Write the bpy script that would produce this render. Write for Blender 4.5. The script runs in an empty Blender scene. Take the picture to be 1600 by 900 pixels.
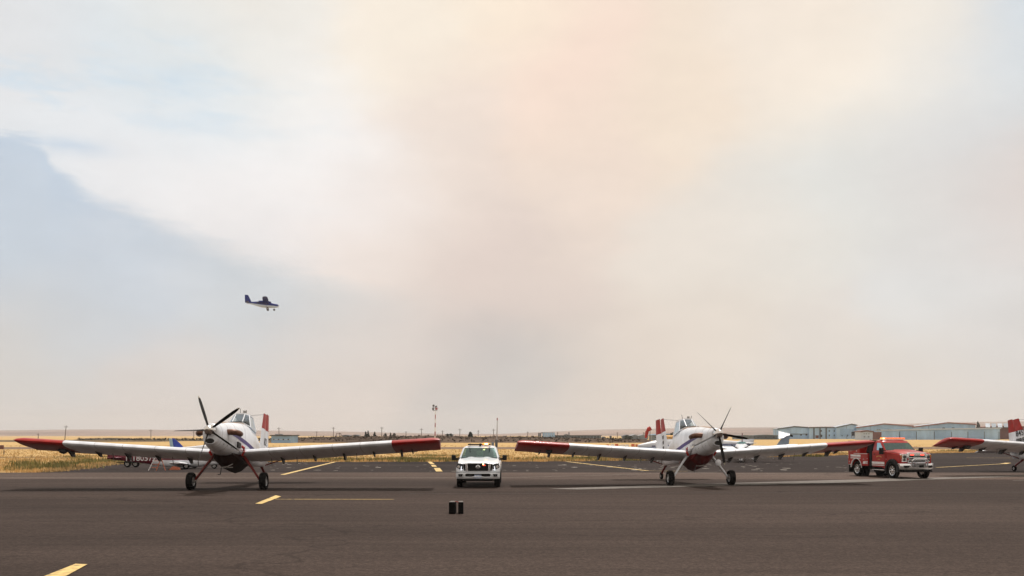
import bpy, bmesh, math, random
from mathutils import Vector, Matrix
R = math.radians
rnd = random.Random(7)
SC = bpy.context.scene
COL = SC.collection
F = 1555.0; HC = 2.35; HY = 680.0          # focal length in photo pixels, eye height, horizon row

def L(r, g, b):                             # sRGB 0-255 -> linear
    f = lambda c: (c/255/12.92) if c/255 <= .04045 else ((c/255+.055)/1.055)**2.4
    return (f(r), f(g), f(b))

# ------------------------------------------------------------------ camera
cam = bpy.data.cameras.new('camera'); co = bpy.data.objects.new('camera', cam); COL.objects.link(co)
co.location = (0, 0, HC); co.rotation_euler = (R(90), 0, 0)
cam.sensor_width = 36; cam.lens = 35.0; cam.shift_y = (HY-450)/1600; cam.clip_start = .1; cam.clip_end = 30000
SC.camera = co
SC.view_settings.view_transform = 'Standard'; SC.view_settings.look = 'None'
SC.view_settings.exposure = 0.0; SC.view_settings.gamma = 1.0
try: SC.view_settings.use_curve_mapping = False
except Exception: pass

# ------------------------------------------------------------------ sun
LD = Vector((-.14, -.50, -1)).normalized()
sun = bpy.data.lights.new('sun', 'SUN'); so = bpy.data.objects.new('sun', sun); COL.objects.link(so)
so.rotation_euler = LD.to_track_quat('-Z', 'Y').to_euler(); so.location = (0, 0, 60)
sun.energy = 3.6; sun.angle = R(4.5); sun.color = (1, .955, .91)      # veiled by thin smoke, hence the soft shadow edge
SUN_EL = math.asin(-LD.z); SUN_AZ = math.atan2(-LD.x, -LD.y)

# ------------------------------------------------------------------ world: clear sky with wildfire smoke drawn over it
def make_world():
    w = bpy.data.worlds.new('World'); SC.world = w; w.use_nodes = True
    nt = w.node_tree; N = nt.nodes; N.clear(); lk = nt.links.new
    def put(sock, v):
        if isinstance(v, bpy.types.NodeSocket): lk(v, sock)
        elif v is not None: sock.default_value = v
    def M(op, a, b=None, c=None, clamp=False):
        n = N.new('ShaderNodeMath'); n.operation = op; n.use_clamp = clamp
        put(n.inputs[0], a); put(n.inputs[1], b); put(n.inputs[2], c); return n.outputs[0]
    def V(op, a, b=None, c=None, out=0):
        n = N.new('ShaderNodeVectorMath'); n.operation = op
        put(n.inputs[0], a); put(n.inputs[1], b); put(n.inputs[2], c); return n.outputs[out]
    def mixc(f, a, b):
        n = N.new('ShaderNodeMix'); n.data_type = 'RGBA'
        put(n.inputs[0], f); put(n.inputs[6], a); put(n.inputs[7], b); return n.outputs[2]
    def noise(vec, scale, detail, rough=.55):
        n = N.new('ShaderNodeTexNoise'); put(n.inputs['Vector'], vec)
        n.inputs['Scale'].default_value = scale; n.inputs['Detail'].default_value = detail; n.inputs['Roughness'].default_value = rough
        return n
    tc = N.new('ShaderNodeTexCoord'); d = V('NORMALIZE', tc.outputs['Generated'])
    sp = N.new('ShaderNodeSeparateXYZ'); lk(d, sp.inputs[0]); dx, dy, dz = sp.outputs
    az0 = M('ARCTAN2', dx, dy); el0 = M('ARCSINE', dz)
    stretched = V('MULTIPLY', d, (1, 1, 2.2))
    n1 = noise(stretched, 4.0, 6)
    wv = V('SUBTRACT', n1.outputs['Color'], (.5, .5, .5))
    spw = N.new('ShaderNodeSeparateXYZ'); lk(wv, spw.inputs[0])
    az = M('MULTIPLY_ADD', spw.outputs[0], .22, az0); el = M('MULTIPLY_ADD', spw.outputs[1], .12, el0)
    az = M('MULTIPLY_ADD', spw.outputs[0], .15, az0); cb = N.new('ShaderNodeCombineXYZ'); lk(az, cb.inputs[0]); lk(el, cb.inputs[1]); P = cb.outputs[0]
    def ae(px, py):
        u = (px-800)/F; v = (HY-py)/F
        return math.atan(u), math.atan2(v, math.hypot(1, u))
    S = [(30,30,224,224,224),(0,130,228,229,230),(250,50,238,235,228),(130,90,224,229,231),(270,160,214,228,236),
     (450,110,237,233,224),(600,40,248,236,219),(790,15,253,236,214),(850,100,249,223,206),(700,180,238,222,209),
     (600,250,243,231,221),(700,310,236,220,208),(750,400,224,206,196),(600,390,237,223,213),(900,200,246,224,206),
     (1050,150,244,226,206),(1200,40,244,230,214),(1250,120,246,234,218),(1420,80,242,234,222),(1595,40,214,221,226),
     (1500,160,221,223,223),(1300,250,226,226,221),(1450,280,221,217,212),(1560,310,223,212,206),(1500,400,224,224,222),
     (1100,400,234,224,212),(1200,330,231,224,214),(900,300,238,220,205),(850,430,221,205,195),(350,250,243,239,237),(300,228,246,243,241),(180,243,240,238,238),(230,285,237,234,233),(320,310,237,233,231),(420,285,243,238,235),(420,222,251,248,246),(520,215,249,244,240),(520,300,243,234,228),(480,182,252,250,248),(400,165,228,234,237),(330,150,214,228,236),(200,190,226,231,234),(180,105,214,227,235),(130,215,228,231,233),(560,330,240,229,222),(260,210,243,241,240),(0,60,226,227,228),(380,60,240,234,224),
     (470,200,249,246,244),(200,260,238,236,236),(420,340,238,232,230),(100,480,207,208,209),(400,450,208,210,211),
     (20,600,211,206,201),(300,600,217,207,200),(500,550,221,207,198),(650,490,222,208,199),(750,560,198,190,186),
     (770,640,196,194,192),(900,600,218,206,196),(1000,560,225,211,198),(1100,500,229,217,204),(1300,550,226,217,208),
     (1500,590,222,214,206),(1595,540,217,213,210),(30,330,200,208,216),(200,400,203,209,216),(-300,300,205,210,216),
     (-300,60,224,226,228),(1900,300,221,217,212),(1900,80,222,222,218),(-300,560,211,206,202),(1900,560,217,212,208)]
    acc = None; ws = None; s2 = 1/(.052**2)
    dr = L(236, 223, 209)
    for px, py, r, g, b in S:
        a, e = ae(px, py)
        dist = V('DISTANCE', P, (a, e, 0), out=1)
        wgt = M('POWER', math.e, M('MULTIPLY', M('MULTIPLY', dist, dist), -s2))
        n = N.new('ShaderNodeVectorMath'); n.operation = 'MULTIPLY_ADD'
        cw = N.new('ShaderNodeCombineXYZ'); [lk(wgt, cw.inputs[i]) for i in range(3)]
        lk(cw.outputs[0], n.inputs[0]); n.inputs[1].default_value = L(r, g, b)
        if acc is None: n.inputs[2].default_value = [c*.006 for c in dr]; ws = M('ADD', wgt, .006)
        else: lk(acc, n.inputs[2]); ws = M('ADD', ws, wgt)
        acc = n.outputs[0]
    inv = M('DIVIDE', 1.0, ws)
    sc = N.new('ShaderNodeVectorMath'); sc.operation = 'SCALE'; lk(acc, sc.inputs[0]); lk(inv, sc.inputs['Scale'])
    base = sc.outputs[0]
    # thin cirrus with bluer gaps, upper left
    n5 = noise(V('MULTIPLY', d, (1, 1, 4.0)), 6.0, 9, .62)
    veil = M('MULTIPLY', M('SUBTRACT', n5.outputs[0], .50), 5.0, clamp=True)
    ml_ = M('SUBTRACT', 1.0, M('DIVIDE', M('ADD', az0, .42), .30), clamp=True)
    me_ = M('DIVIDE', M('SUBTRACT', el0, .25), .05, clamp=True)
    mt_ = M('SUBTRACT', 1.0, M('DIVIDE', M('SUBTRACT', el0, .36), .10), clamp=True)
    mb_ = M('LESS_THAN', M('ABSOLUTE', az0), 1.2)
    base = mixc(M('MULTIPLY', M('MULTIPLY', veil, M('MULTIPLY', ml_, mb_)), M('MULTIPLY', M('MULTIPLY', me_, mt_), .9)), base, (*L(200, 220, 234), 1))
    # blue gap under the smoke shelf on the left
    fc = N.new('ShaderNodeFloatCurve'); cu = fc.mapping.curves[0]
    pts = [(-700,120),(-300,165),(0,198),(50,206),(78,246),(110,270),(145,294),(190,312),(240,332),(285,346),(330,366),(400,398),(450,413),(560,424),(620,440),(700,470),(820,520)]
    tv = lambda a: (a+1.0)/1.2
    xy = [(tv(ae(px,py)[0]), ae(px,py)[1]*2) for px, py in pts]
    cu.points[0].location = xy[0]; cu.points[1].location = xy[-1]
    for q in xy[1:-1]: cu.points.new(*q)
    fc.mapping.update()
    n2 = noise(V('MULTIPLY', d, (1, 1, 5.0)), 10.0, 12, .72); n3 = noise(stretched, 2.6, 3)
    azE = M('MULTIPLY_ADD', M('SUBTRACT', n3.outputs[0], .5), .025, az0)
    put(fc.inputs['Value'], M('MULTIPLY_ADD', azE, 1/1.2, 1/1.2))
    E = M('MULTIPLY', fc.outputs[0], .5)
    dl = M('MULTIPLY_ADD', M('SUBTRACT', n2.outputs[0], .5), .055, M('SUBTRACT', E, el0))
    wid = M('MULTIPLY_ADD', M('ADD', az0, .47), .06, .011)
    wid = M('MAXIMUM', wid, .010)
    step = M('SMOOTH_MIN', M('MAXIMUM', M('DIVIDE', dl, wid), 0.0), 1.0, .35)
    fadev = M('POWER', math.e, M('MULTIPLY', M('MAXIMUM', dl, 0.0), -13.0))
    fadeh = M('SUBTRACT', 1.0, M('DIVIDE', M('ADD', az0, .185), .12), clamp=True)
    behind = M('LESS_THAN', M('ABSOLUTE', az0), 1.0)
    gap = M('MULTIPLY', M('MULTIPLY', step, fadev), M('MULTIPLY', fadeh, behind))
    gcol = mixc(M('DIVIDE', M('ADD', az0, .42), .24, clamp=True), (*L(186, 201, 217), 1), (*L(205, 209, 210), 1))
    c0 = mixc(M('MULTIPLY', gap, .95, clamp=True), base, gcol)
    la, le_ = ae(108, 229)
    q1 = M('DIVIDE', M('SUBTRACT', az0, la), .034); q2 = M('DIVIDE', M('SUBTRACT', M('MULTIPLY_ADD', M('SUBTRACT', n2.outputs[0], .5), .02, el0), le_), .0075)
    lens = M('POWER', math.e, M('MULTIPLY', M('ADD', M('MULTIPLY', q1, q1), M('MULTIPLY', q2, q2)), -1.0))
    c1 = mixc(M('MULTIPLY', lens, .75), c0, (*L(196, 210, 224), 1))
    # thin wisps all over
    n4 = noise(V('MULTIPLY', d, (1, 1, 2.4)), 6.0, 12, .70)
    k = M('MULTIPLY_ADD', M('SUBTRACT', n4.outputs[0], .5), .24, 1.0)
    s2n = N.new('ShaderNodeVectorMath'); s2n.operation = 'SCALE'; lk(c1, s2n.inputs[0]); lk(k, s2n.inputs['Scale'])
    bg2 = N.new('ShaderNodeBackground'); lk(s2n.outputs[0], bg2.inputs[0]); bg2.inputs[1].default_value = 1.05
    sky = N.new('ShaderNodeTexSky'); sky.sky_type = 'NISHITA'; sky.sun_disc = False
    sky.sun_elevation = SUN_EL; sky.sun_rotation = SUN_AZ
    bg1 = N.new('ShaderNodeBackground'); lk(sky.outputs[0], bg1.inputs[0]); bg1.inputs[1].default_value = .08
    mx = N.new('ShaderNodeMixShader'); mx.inputs[0].default_value = .94
    lk(bg1.outputs[0], mx.inputs[1]); lk(bg2.outputs[0], mx.inputs[2])
    out = N.new('ShaderNodeOutputWorld'); lk(mx.outputs[0], out.inputs[0])
make_world()

# ------------------------------------------------------------------ helpers
def X(px, D): return (px-800)*D/F
def Z(py, D): return HC + (HY-py)*D/F
def G(px, py):
    D = HC*F/(py-HY); return (X(px, D), D)

MATS = {}
def mat(name, col, rough=.5, metal=0., var=.08, vscale=6., bump=0., bscale=40., emit=None, coat=0., spec=.5, stretch=(1,1,1)):
    if name in MATS: return MATS[name]
    m = bpy.data.materials.new(name); m.use_nodes = True; nt = m.node_tree; N = nt.nodes; lk = nt.links.new
    b = N['Principled BSDF']; b.inputs['Roughness'].default_value = rough; b.inputs['Metallic'].default_value = metal
    b.inputs['Coat Weight'].default_value = coat; b.inputs['Coat Roughness'].default_value = .08
    b.inputs['Specular IOR Level'].default_value = spec
    tc = N.new('ShaderNodeTexCoord'); mp = N.new('ShaderNodeMapping'); lk(tc.outputs['Object'], mp.inputs[0]); mp.inputs['Scale'].default_value = stretch
    n = N.new('ShaderNodeTexNoise'); lk(mp.outputs[0], n.inputs['Vector']); n.inputs['Scale'].default_value = vscale; n.inputs['Detail'].default_value = 5
    r = N.new('ShaderNodeValToRGB'); lk(n.outputs[0], r.inputs[0])
    lo = [max(0, c*(1-var*2)) for c in col]; hi = [min(1, c*(1+var)) for c in col]
    r.color_ramp.elements[0].position = .3; r.color_ramp.elements[1].position = .7
    r.color_ramp.elements[0].color = (*lo, 1); r.color_ramp.elements[1].color = (*hi, 1)
    lk(r.outputs[0], b.inputs['Base Color'])
    if bump:
        n2 = N.new('ShaderNodeTexNoise'); lk(mp.outputs[0], n2.inputs['Vector']); n2.inputs['Scale'].default_value = bscale; n2.inputs['Detail'].default_value = 3
        bp = N.new('ShaderNodeBump'); bp.inputs['Strength'].default_value = bump; bp.inputs['Distance'].default_value = .02
        lk(n2.outputs[0], bp.inputs['Height']); lk(bp.outputs[0], b.inputs['Normal'])
    if emit:
        b.inputs['Emission Color'].default_value = (*emit[0], 1); b.inputs['Emission Strength'].default_value = emit[1]
    MATS[name] = m; return m

def glassmat(name, tint, refl=.3, dark=None):
    if name in MATS: return MATS[name]
    m = bpy.data.materials.new(name); m.use_nodes = True; nt = m.node_tree; N = nt.nodes; lk = nt.links.new; N.clear()
    o = N.new('ShaderNodeOutputMaterial'); t = N.new('ShaderNodeBsdfTransparent'); t.inputs[0].default_value = (*tint, 1)
    g = N.new('ShaderNodeBsdfGlossy'); g.inputs['Roughness'].default_value = .03; g.inputs[0].default_value = ((.9, .97, 1, 1) if refl < .38 else (.62, .86, .86, 1))
    lw = N.new('ShaderNodeLayerWeight'); lw.inputs[0].default_value = refl
    x = N.new('ShaderNodeMixShader'); lk(lw.outputs['Facing'], x.inputs[0])
    mp = N.new('ShaderNodeMath'); mp.operation = 'MULTIPLY_ADD'; lk(lw.outputs['Fresnel'], mp.inputs[0]); mp.inputs[1].default_value = .6; mp.inputs[2].default_value = .05 if refl < .38 else .13
    lk(mp.outputs[0], x.inputs[0]); lk(t.outputs[0], x.inputs[1]); lk(g.outputs[0], x.inputs[2]); lk(x.outputs[0], o.inputs[0])
    MATS[name] = m; return m

class MB:
    def __init__(s): s.v = []; s.f = []; s.mi = []
    def poly(s, pts, m=0):
        b = len(s.v); s.v += [tuple(p) for p in pts]; s.f.append(tuple(range(b, b+len(pts)))); s.mi.append(m); return s
    def box(s, c, d, m=0, rot=None):
        x, y, z = [q/2 for q in d]; b = len(s.v)
        for p in ((-x,-y,-z),(x,-y,-z),(x,y,-z),(-x,y,-z),(-x,-y,z),(x,-y,z),(x,y,z),(-x,y,z)):
            q = Vector(p)
            if rot is not None: q = rot @ q
            s.v.append((q.x+c[0], q.y+c[1], q.z+c[2]))
        for f in ((3,2,1,0),(4,5,6,7),(0,1,5,4),(1,2,6,5),(2,3,7,6),(3,0,4,7)): s.f.append(tuple(b+i for i in f)); s.mi.append(m)
        return s
    def loft(s, rings, cap0=True, cap1=True, m=0, closed=True):
        n = len(rings[0]); b = len(s.v)
        for r in rings: s.v += [tuple(p) for p in r]
        for i in range(len(rings)-1):
            for j in range(n if closed else n-1):
                k = (j+1) % n
                s.f.append((b+i*n+j, b+i*n+k, b+(i+1)*n+k, b+(i+1)*n+j)); s.mi.append(m)
        if cap0: s.f.append(tuple(b+j for j in reversed(range(n)))); s.mi.append(m)
        if cap1: s.f.append(tuple(b+(len(rings)-1)*n+j for j in range(n))); s.mi.append(m)
        return s
    def tube(s, pts, rad, n=8, m=0, flat=1.0):
        pts = [Vector(p) for p in pts]; rings = []
        for i, p in enumerate(pts):
            t = (pts[min(i+1, len(pts)-1)] - pts[max(i-1, 0)]).normalized()
            up = Vector((0, 0, 1)) if abs(t.z) < .9 else Vector((0, 1, 0))
            a = t.cross(up).normalized(); c = a.cross(t)
            r = rad[i] if isinstance(rad, (list, tuple)) else rad
            rings.append([p + a*r*math.cos(2*math.pi*k/n) + c*r*flat*math.sin(2*math.pi*k/n) for k in range(n)])
        return s.loft(rings, m=m)
    def lathe(s, prof, o, ax, n=20, m=0, cap0=True, cap1=True):
        ax = Vector(ax).normalized(); up = Vector((0, 0, 1)) if abs(ax.z) < .9 else Vector((0, 1, 0))
        a = ax.cross(up).normalized(); c = a.cross(ax); o = Vector(o)
        return s.loft([[o + ax*t + a*r*math.cos(2*math.pi*k/n) + c*r*math.sin(2*math.pi*k/n) for k in range(n)] for r, t in prof], cap0, cap1, m)
    def prism(s, pts, vec, m=0):
        v = Vector(vec); return s.loft([[Vector(p) for p in pts], [Vector(p)+v for p in pts]], m=m)
    def build(s, name, mats, parent=None, smooth=True, bevel=0, ang=35, fix=True):
        me = bpy.data.meshes.new(name); me.from_pydata(s.v, [], s.f)
        if not isinstance(mats, (list, tuple)): mats = [mats]
        for m in mats: me.materials.append(m)
        if len(mats) > 1: me.polygons.foreach_set('material_index', s.mi)
        if fix and len(s.f) < 60000:
            bm = bmesh.new(); bm.from_mesh(me); bmesh.ops.recalc_face_normals(bm, faces=bm.faces); bm.to_mesh(me); bm.free()
        if smooth:
            me.polygons.foreach_set('use_smooth', [True]*len(me.polygons)); me.set_sharp_from_angle(angle=R(ang))
        me.update()
        o = bpy.data.objects.new(name, me); COL.objects.link(o)
        if parent is not None: o.parent = parent
        if bevel:
            b = o.modifiers.new('bevel', 'BEVEL'); b.width = bevel; b.segments = 2; b.limit_method = 'ANGLE'; b.angle_limit = R(40)
        return o

def thing(name, label, cat, loc=(0,0,0), rz=0, group=None, scale=1):
    o = bpy.data.objects.new(name, None); COL.objects.link(o); o.empty_display_size = .3
    o.location = loc; o.rotation_euler = (0, 0, rz); o.scale = (scale,)*3
    o['label'] = label; o['category'] = cat
    if group: o['group'] = group
    return o
def tag(o, label, cat, group=None):
    o['label'] = label; o['category'] = cat
    if group: o['group'] = group
    return o
def struct(o): o['kind'] = 'structure'; return o
def stuff(o): o['kind'] = 'stuff'; return o
def text(name, body, size, m, parent, origin, xdir, ydir, align='CENTER', ext=.004, bold=0., xs=1.):
    c = bpy.data.curves.new(name, 'FONT'); c.body = body; c.size = size; c.extrude = ext; c.align_x = align; c.align_y = 'CENTER'
    c.offset = bold; c.materials.append(m); c.resolution_u = 3
    o = bpy.data.objects.new(name, c); COL.objects.link(o); o.parent = parent
    x = Vector(xdir).normalized(); y = Vector(ydir).normalized(); z = x.cross(y)
    mt = Matrix((x*xs, y, z)).transposed().to_4x4(); mt.translation = Vector(origin)
    bpy.context.view_layer.update()
    me = bpy.data.meshes.new_from_object(o.evaluated_get(bpy.context.evaluated_depsgraph_get()))
    bpy.data.objects.remove(o); me.transform(mt); me.name = name
    o = bpy.data.objects.new(name, me); COL.objects.link(o); o.parent = parent
    return o
def se(n, hw, mid, half, k=24, off=0.):
    out = []
    for j in range(k):
        a = 2*math.pi*j/k + off
        ca, sa = math.cos(a), math.sin(a)
        out.append((hw*math.copysign(abs(ca)**(2/n), ca), mid + half*math.copysign(abs(sa)**(2/n), sa)))
    return out
def lerp_tab(tab, s):
    if s <= tab[0][0]: return tab[0][1:]
    for a, b in zip(tab, tab[1:]):
        if s <= b[0]:
            t = (s-a[0])/(b[0]-a[0]); return tuple(p+(q-p)*t for p, q in zip(a[1:], b[1:]))
    return tab[-1][1:]
# ------------------------------------------------------------------ ground
def ground_mat(name, stops, s1, st1, s2, rough, bump, bscale, spec=.3, wear=0):
    """colour = ramp over large stretched noise, mixed with a fine grain"""
    m = bpy.data.materials.new(name); m.use_nodes = True; nt = m.node_tree; N = nt.nodes; lk = nt.links.new
    b = N['Principled BSDF']; b.inputs['Roughness'].default_value = rough; b.inputs['Specular IOR Level'].default_value = spec
    tc = N.new('ShaderNodeTexCoord'); mp = N.new('ShaderNodeMapping'); lk(tc.outputs['Object'], mp.inputs[0]); mp.inputs['Scale'].default_value = st1
    n1 = N.new('ShaderNodeTexNoise'); lk(mp.outputs[0], n1.inputs['Vector']); n1.inputs['Scale'].default_value = s1; n1.inputs['Detail'].default_value = 7; n1.inputs['Roughness'].default_value = .6
    r = N.new('ShaderNodeValToRGB'); lk(n1.outputs[0], r.inputs[0])
    e = r.color_ramp.elements
    while len(e) < len(stops): e.new(.5)
    for q, (p, c) in zip(e, stops): q.position = p; q.color = (*c, 1)
    n2 = N.new('ShaderNodeTexNoise'); lk(tc.outputs['Object'], n2.inputs['Vector']); n2.inputs['Scale'].default_value = s2; n2.inputs['Detail'].default_value = 4; n2.inputs['Roughness'].default_value = .7
    mr = N.new('ShaderNodeMapRange'); lk(n2.outputs[0], mr.inputs[0]); mr.inputs[1].default_value = .25; mr.inputs[2].default_value = .75; mr.inputs[3].default_value = .60; mr.inputs[4].default_value = 1.40
    sc = N.new('ShaderNodeVectorMath'); sc.operation = 'SCALE'; lk(r.outputs[0], sc.inputs[0]); lk(mr.outputs[0], sc.inputs['Scale'])
    colour = sc.outputs[0]
    if wear:
        def scaled(col, fac):
            q = N.new('ShaderNodeVectorMath'); q.operation = 'SCALE'; lk(col, q.inputs[0]); lk(fac, q.inputs['Scale']); return q.outputs[0]
        def ramp(sock, a, b_, c, d):
            q = N.new('ShaderNodeMapRange'); lk(sock, q.inputs[0]); [setattr(q.inputs[i+1], 'default_value', v) for i, v in enumerate((a, b_, c, d))]; return q.outputs[0]
        def nz(scale, st, det=5, rough_=.6, dist=0):
            m2 = N.new('ShaderNodeMapping'); lk(tc.outputs['Object'], m2.inputs[0]); m2.inputs['Scale'].default_value = st
            q = N.new('ShaderNodeTexNoise'); lk(m2.outputs[0], q.inputs['Vector']); q.inputs['Scale'].default_value = scale; q.inputs['Detail'].default_value = det; q.inputs['Roughness'].default_value = rough_; q.inputs['Distortion'].default_value = dist; return q.outputs[0]
        colour = scaled(colour, ramp(nz(.04, (.5,1.3,1), 5), .35, .65, .74, 1.22))             # broad tonal drift between paving passes
        colour = scaled(colour, ramp(nz(1.0, (.05,1.6,1), 4, .7), .3, .7, .86, 1.14))          # paver and tyre streaks
        colour = scaled(colour, ramp(nz(22, (1,1,1), 3, .85), .3, .7, .50, 1.50))               # aggregate
        vo = N.new('ShaderNodeTexVoronoi'); vo.feature = 'DISTANCE_TO_EDGE'; vo.inputs['Scale'].default_value = .085
        m3 = N.new('ShaderNodeMapping'); m3.inputs['Scale'].default_value = (.5,1.4,1); lk(tc.outputs['Object'], m3.inputs[0])
        dv = N.new('ShaderNodeTexNoise'); dv.inputs['Scale'].default_value = .5; dv.inputs['Detail'].default_value = 5; lk(tc.outputs['Object'], dv.inputs['Vector'])
        av = N.new('ShaderNodeVectorMath'); av.operation = 'MULTIPLY_ADD'; lk(dv.outputs['Color'], av.inputs[0]); av.inputs[1].default_value = (3,3,0); lk(m3.outputs[0], av.inputs[2]); lk(av.outputs[0], vo.inputs['Vector'])
        colour = scaled(colour, ramp(vo.outputs['Distance'], .0015, .006, .70, 1.0))           # fine cracks
        colour = scaled(colour, ramp(nz(.45, (1,1,1), 3), .70, .78, 1.0, .62))                 # oil spots
    lk(colour, b.inputs['Base Color'])
    if bump:
        bp = N.new('ShaderNodeBump'); bp.inputs['Strength'].default_value = bump; bp.inputs['Distance'].default_value = .01
        n3 = N.new('ShaderNodeTexNoise'); lk(tc.outputs['Object'], n3.inputs['Vector']); n3.inputs['Scale'].default_value = bscale; n3.inputs['Detail'].default_value = 2
        lk(n3.outputs[0], bp.inputs['Height']); lk(bp.outputs[0], b.inputs['Normal'])
    return m
m_field = ground_mat('dry_grass_field', [(.30,(.27,.185,.085)),(.44,(.42,.285,.125)),(.58,(.50,.335,.145)),(.70,(.33,.245,.115))], .03, (.5,6,1), .9, .95, .0, 1, .05)
m_asph = ground_mat('asphalt', [(.30,(.030,.0216,.0182)),(.5,(.0455,.0328,.0275)),(.70,(.064,.047,.0392))], .09, (.22,1,1), 9, .9, .35, 60, .06, wear=1)
m_pad = ground_mat('old_asphalt', [(.3,(.026,.0205,.0195)),(.5,(.034,.027,.0255)),(.72,(.046,.037,.033))], .12, (.4,1,1), 4, .95, .2, 30, .04, wear=1)
m_should = ground_mat('worn_asphalt', [(.3,(.072,.053,.044)),(.5,(.092,.068,.057)),(.7,(.112,.084,.071))], .10, (.25,1,1), 5, .92, .2, 40, .05, wear=1)
m_run = ground_mat('runway_surface', [(.3,(.15,.105,.07)),(.7,(.21,.148,.098))], .02, (.3,1,1), .5, .95, 0, 1, .05)
m_yel = ground_mat('yellow_paint', [(.36,(.10,.075,.045)),(.43,(.50,.35,.13)),(.60,(.64,.46,.17)),(.8,(.72,.54,.22))], 3.2, (1,1,1), 9, .7, 0, 1, .3)
m_wht = ground_mat('faded_white_paint', [(.34,(.08,.066,.058)),(.48,(.19,.165,.145)),(.75,(.28,.25,.22))], .7, (.3,1,1), 7, .8, 0, 1, .2)
m_grey = ground_mat('grey_strip', [(.3,(.10,.09,.08)),(.45,(.15,.136,.122)),(.7,(.19,.174,.158))], .5, (.25,1,1), 5, .85, 0, 1, .2)

def sheet(name, pts, m, z):
    mb = MB(); mb.poly([(x, y, z) for x, y in pts]); return struct(mb.build(name, m, smooth=False))
mb = MB()
gx = [-7000,-3000,-1200,-500,-200,-60,0,60,200,500,1200,3000,7000]; gy = [-400,-100,0,62,140,260,400,700,1200,2200,4000,7000]
for i in range(len(gx)-1):
    for j in range(len(gy)-1): mb.poly([(gx[i],gy[j],0),(gx[i+1],gy[j],0),(gx[i+1],gy[j+1],0),(gx[i],gy[j+1],0)])
struct(mb.build('ground', m_field, smooth=False))
ZA = .030
sheet('apron', [(-90,-40),(140,-40),(140,61.8),(-90,61.8)], m_asph, ZA)
pad = [G(60,739.1),G(110,731.5),G(190,723.2),G(330,722.3),G(523,722.0),G(760,721.4),G(900,721.3),G(1050,718.5),G(1200,714.4),G(1330,711.2),G(1470,708.0),G(1600,706.8),G(1900,705.5),(150,61.8)]
# ragged grass edge of the far pad
rag = [pad[0]]
for a, b in zip(pad[:-2], pad[1:-1]):
    n = 14
    for i in range(1, n+1):
        t = i/n; rag.append((a[0]+(b[0]-a[0])*t + rnd.uniform(-.5,.5), a[1]+(b[1]-a[1])*t + rnd.uniform(-.9,.9)*(i < n)))
rag.append(pad[-1]); rag[0] = (rag[0][0], 61.8)
sheet('parking_pad', rag, m_pad, ZA-.004)
sheet('apron_shoulder', [(-90,53.6),(140,50.4),(140,61.75),(-90,61.75)], m_should, ZA+.004)
sheet('runway', [(-900,166),(-900,198),(900,198),(900,166)], m_run, .02)
sheet('dirt_track', [(-400,100),(-60,101.5),(-45,104),(-60,107),(-400,108)], m_run, .02)

def line(name, p0, p1, w, m, z=ZA+.010, taper=1.0, ragged=0):
    a = Vector(G(*p0)); b = Vector(G(*p1)); d = (b-a).normalized(); q = Vector((-d.y, d.x))*w/2
    o = sheet(name, [a-q, b-q*taper, b+q*taper, a+q], m, z); o['label'] = None; del o['label']; return o
line('painted_line', (-40,747.6), (800,747.2), .16, m_wht)
line('painted_line', (800,747.2), (1120,738.6), .14, m_wht)
line('painted_line', (1095,741.0), (1330,740.6), .12, m_wht)
sheet('painted_line', [G(858,765.0),G(905,766.3),G(1330,755.0),G(1640,743.9),G(1640,742.2),G(1330,750.6),G(1050,758.6)], m_grey, ZA+.012)
line('painted_line', (905,765.6), (1640,743.4), .22, m_wht, ZA+.017)
line('painted_line', (1050,759.4), (1640,742.4), .14, m_wht, ZA+.017)
line('yellow_line', (442,742.6), (523,722.4), .30, m_yel)
line('yellow_line', (884.5,721.8), (1011,736.3), .30, m_yel)
line('yellow_line', (1011,736.4), (1075,737.2), .15, m_yel)
line('yellow_line', (671,720.8+1.2), (676,726), .34, m_yel)
line('yellow_line', (677,727.5), (679,730), .34, m_yel)
line('yellow_line', (682.5,732), (686.5,737.5), .42, m_yel)
line('yellow_line', (1463,731.2), (1567,725.4), .24, m_yel)
line('yellow_line', (1567,725.6), (1575,724.0), .5, m_yel, ZA+.014)
line('yellow_line', (1510,715.8), (1580,716.2), .24, m_yel)
line('yellow_line', (1582,752.0), (1640,752.0), .20, m_wht)
line('yellow_line', (430,781.6), (616,781.8), .13, m_yel)
sheet('yellow_line', [G(399,788.8),G(409,789.2),G(439.5,777.6),G(431,775.6)], m_yel, ZA+.015)
sheet('yellow_line', [G(60,908),G(96,908),G(137,885.2),G(118,884.6)], m_yel, ZA+.015)
# seams in the asphalt near the camera
m_seam = mat('tar_seam', (.028,.025,.024), .6, var=.1)
for (a, b, w) in (((640,772.5),(1700,770),.04),):
    line('asphalt_seam', a, b, w, m_seam, ZA+.004)
# pale grit and broken tie-down patches scattered on the far pad
mb = MB()
for i in range(150):
    px = rnd.uniform(420, 1330); y = rnd.uniform(724, 737.5)
    x, D = G(px, y); w = rnd.uniform(.08,.42)*(rnd.random()**.7+.15); h = w*rnd.uniform(.8,2.2); n = 6
    mb.poly([(x+w*math.cos(k*1.047+.3)*rnd.uniform(.5,1), D+h*math.sin(k*1.047+.3)*rnd.uniform(.5,1), ZA+.008) for k in range(n)])
stuff(mb.build('gravel', mat('pale_grit', (.30,.27,.23), .9, var=.3), smooth=False))

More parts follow.
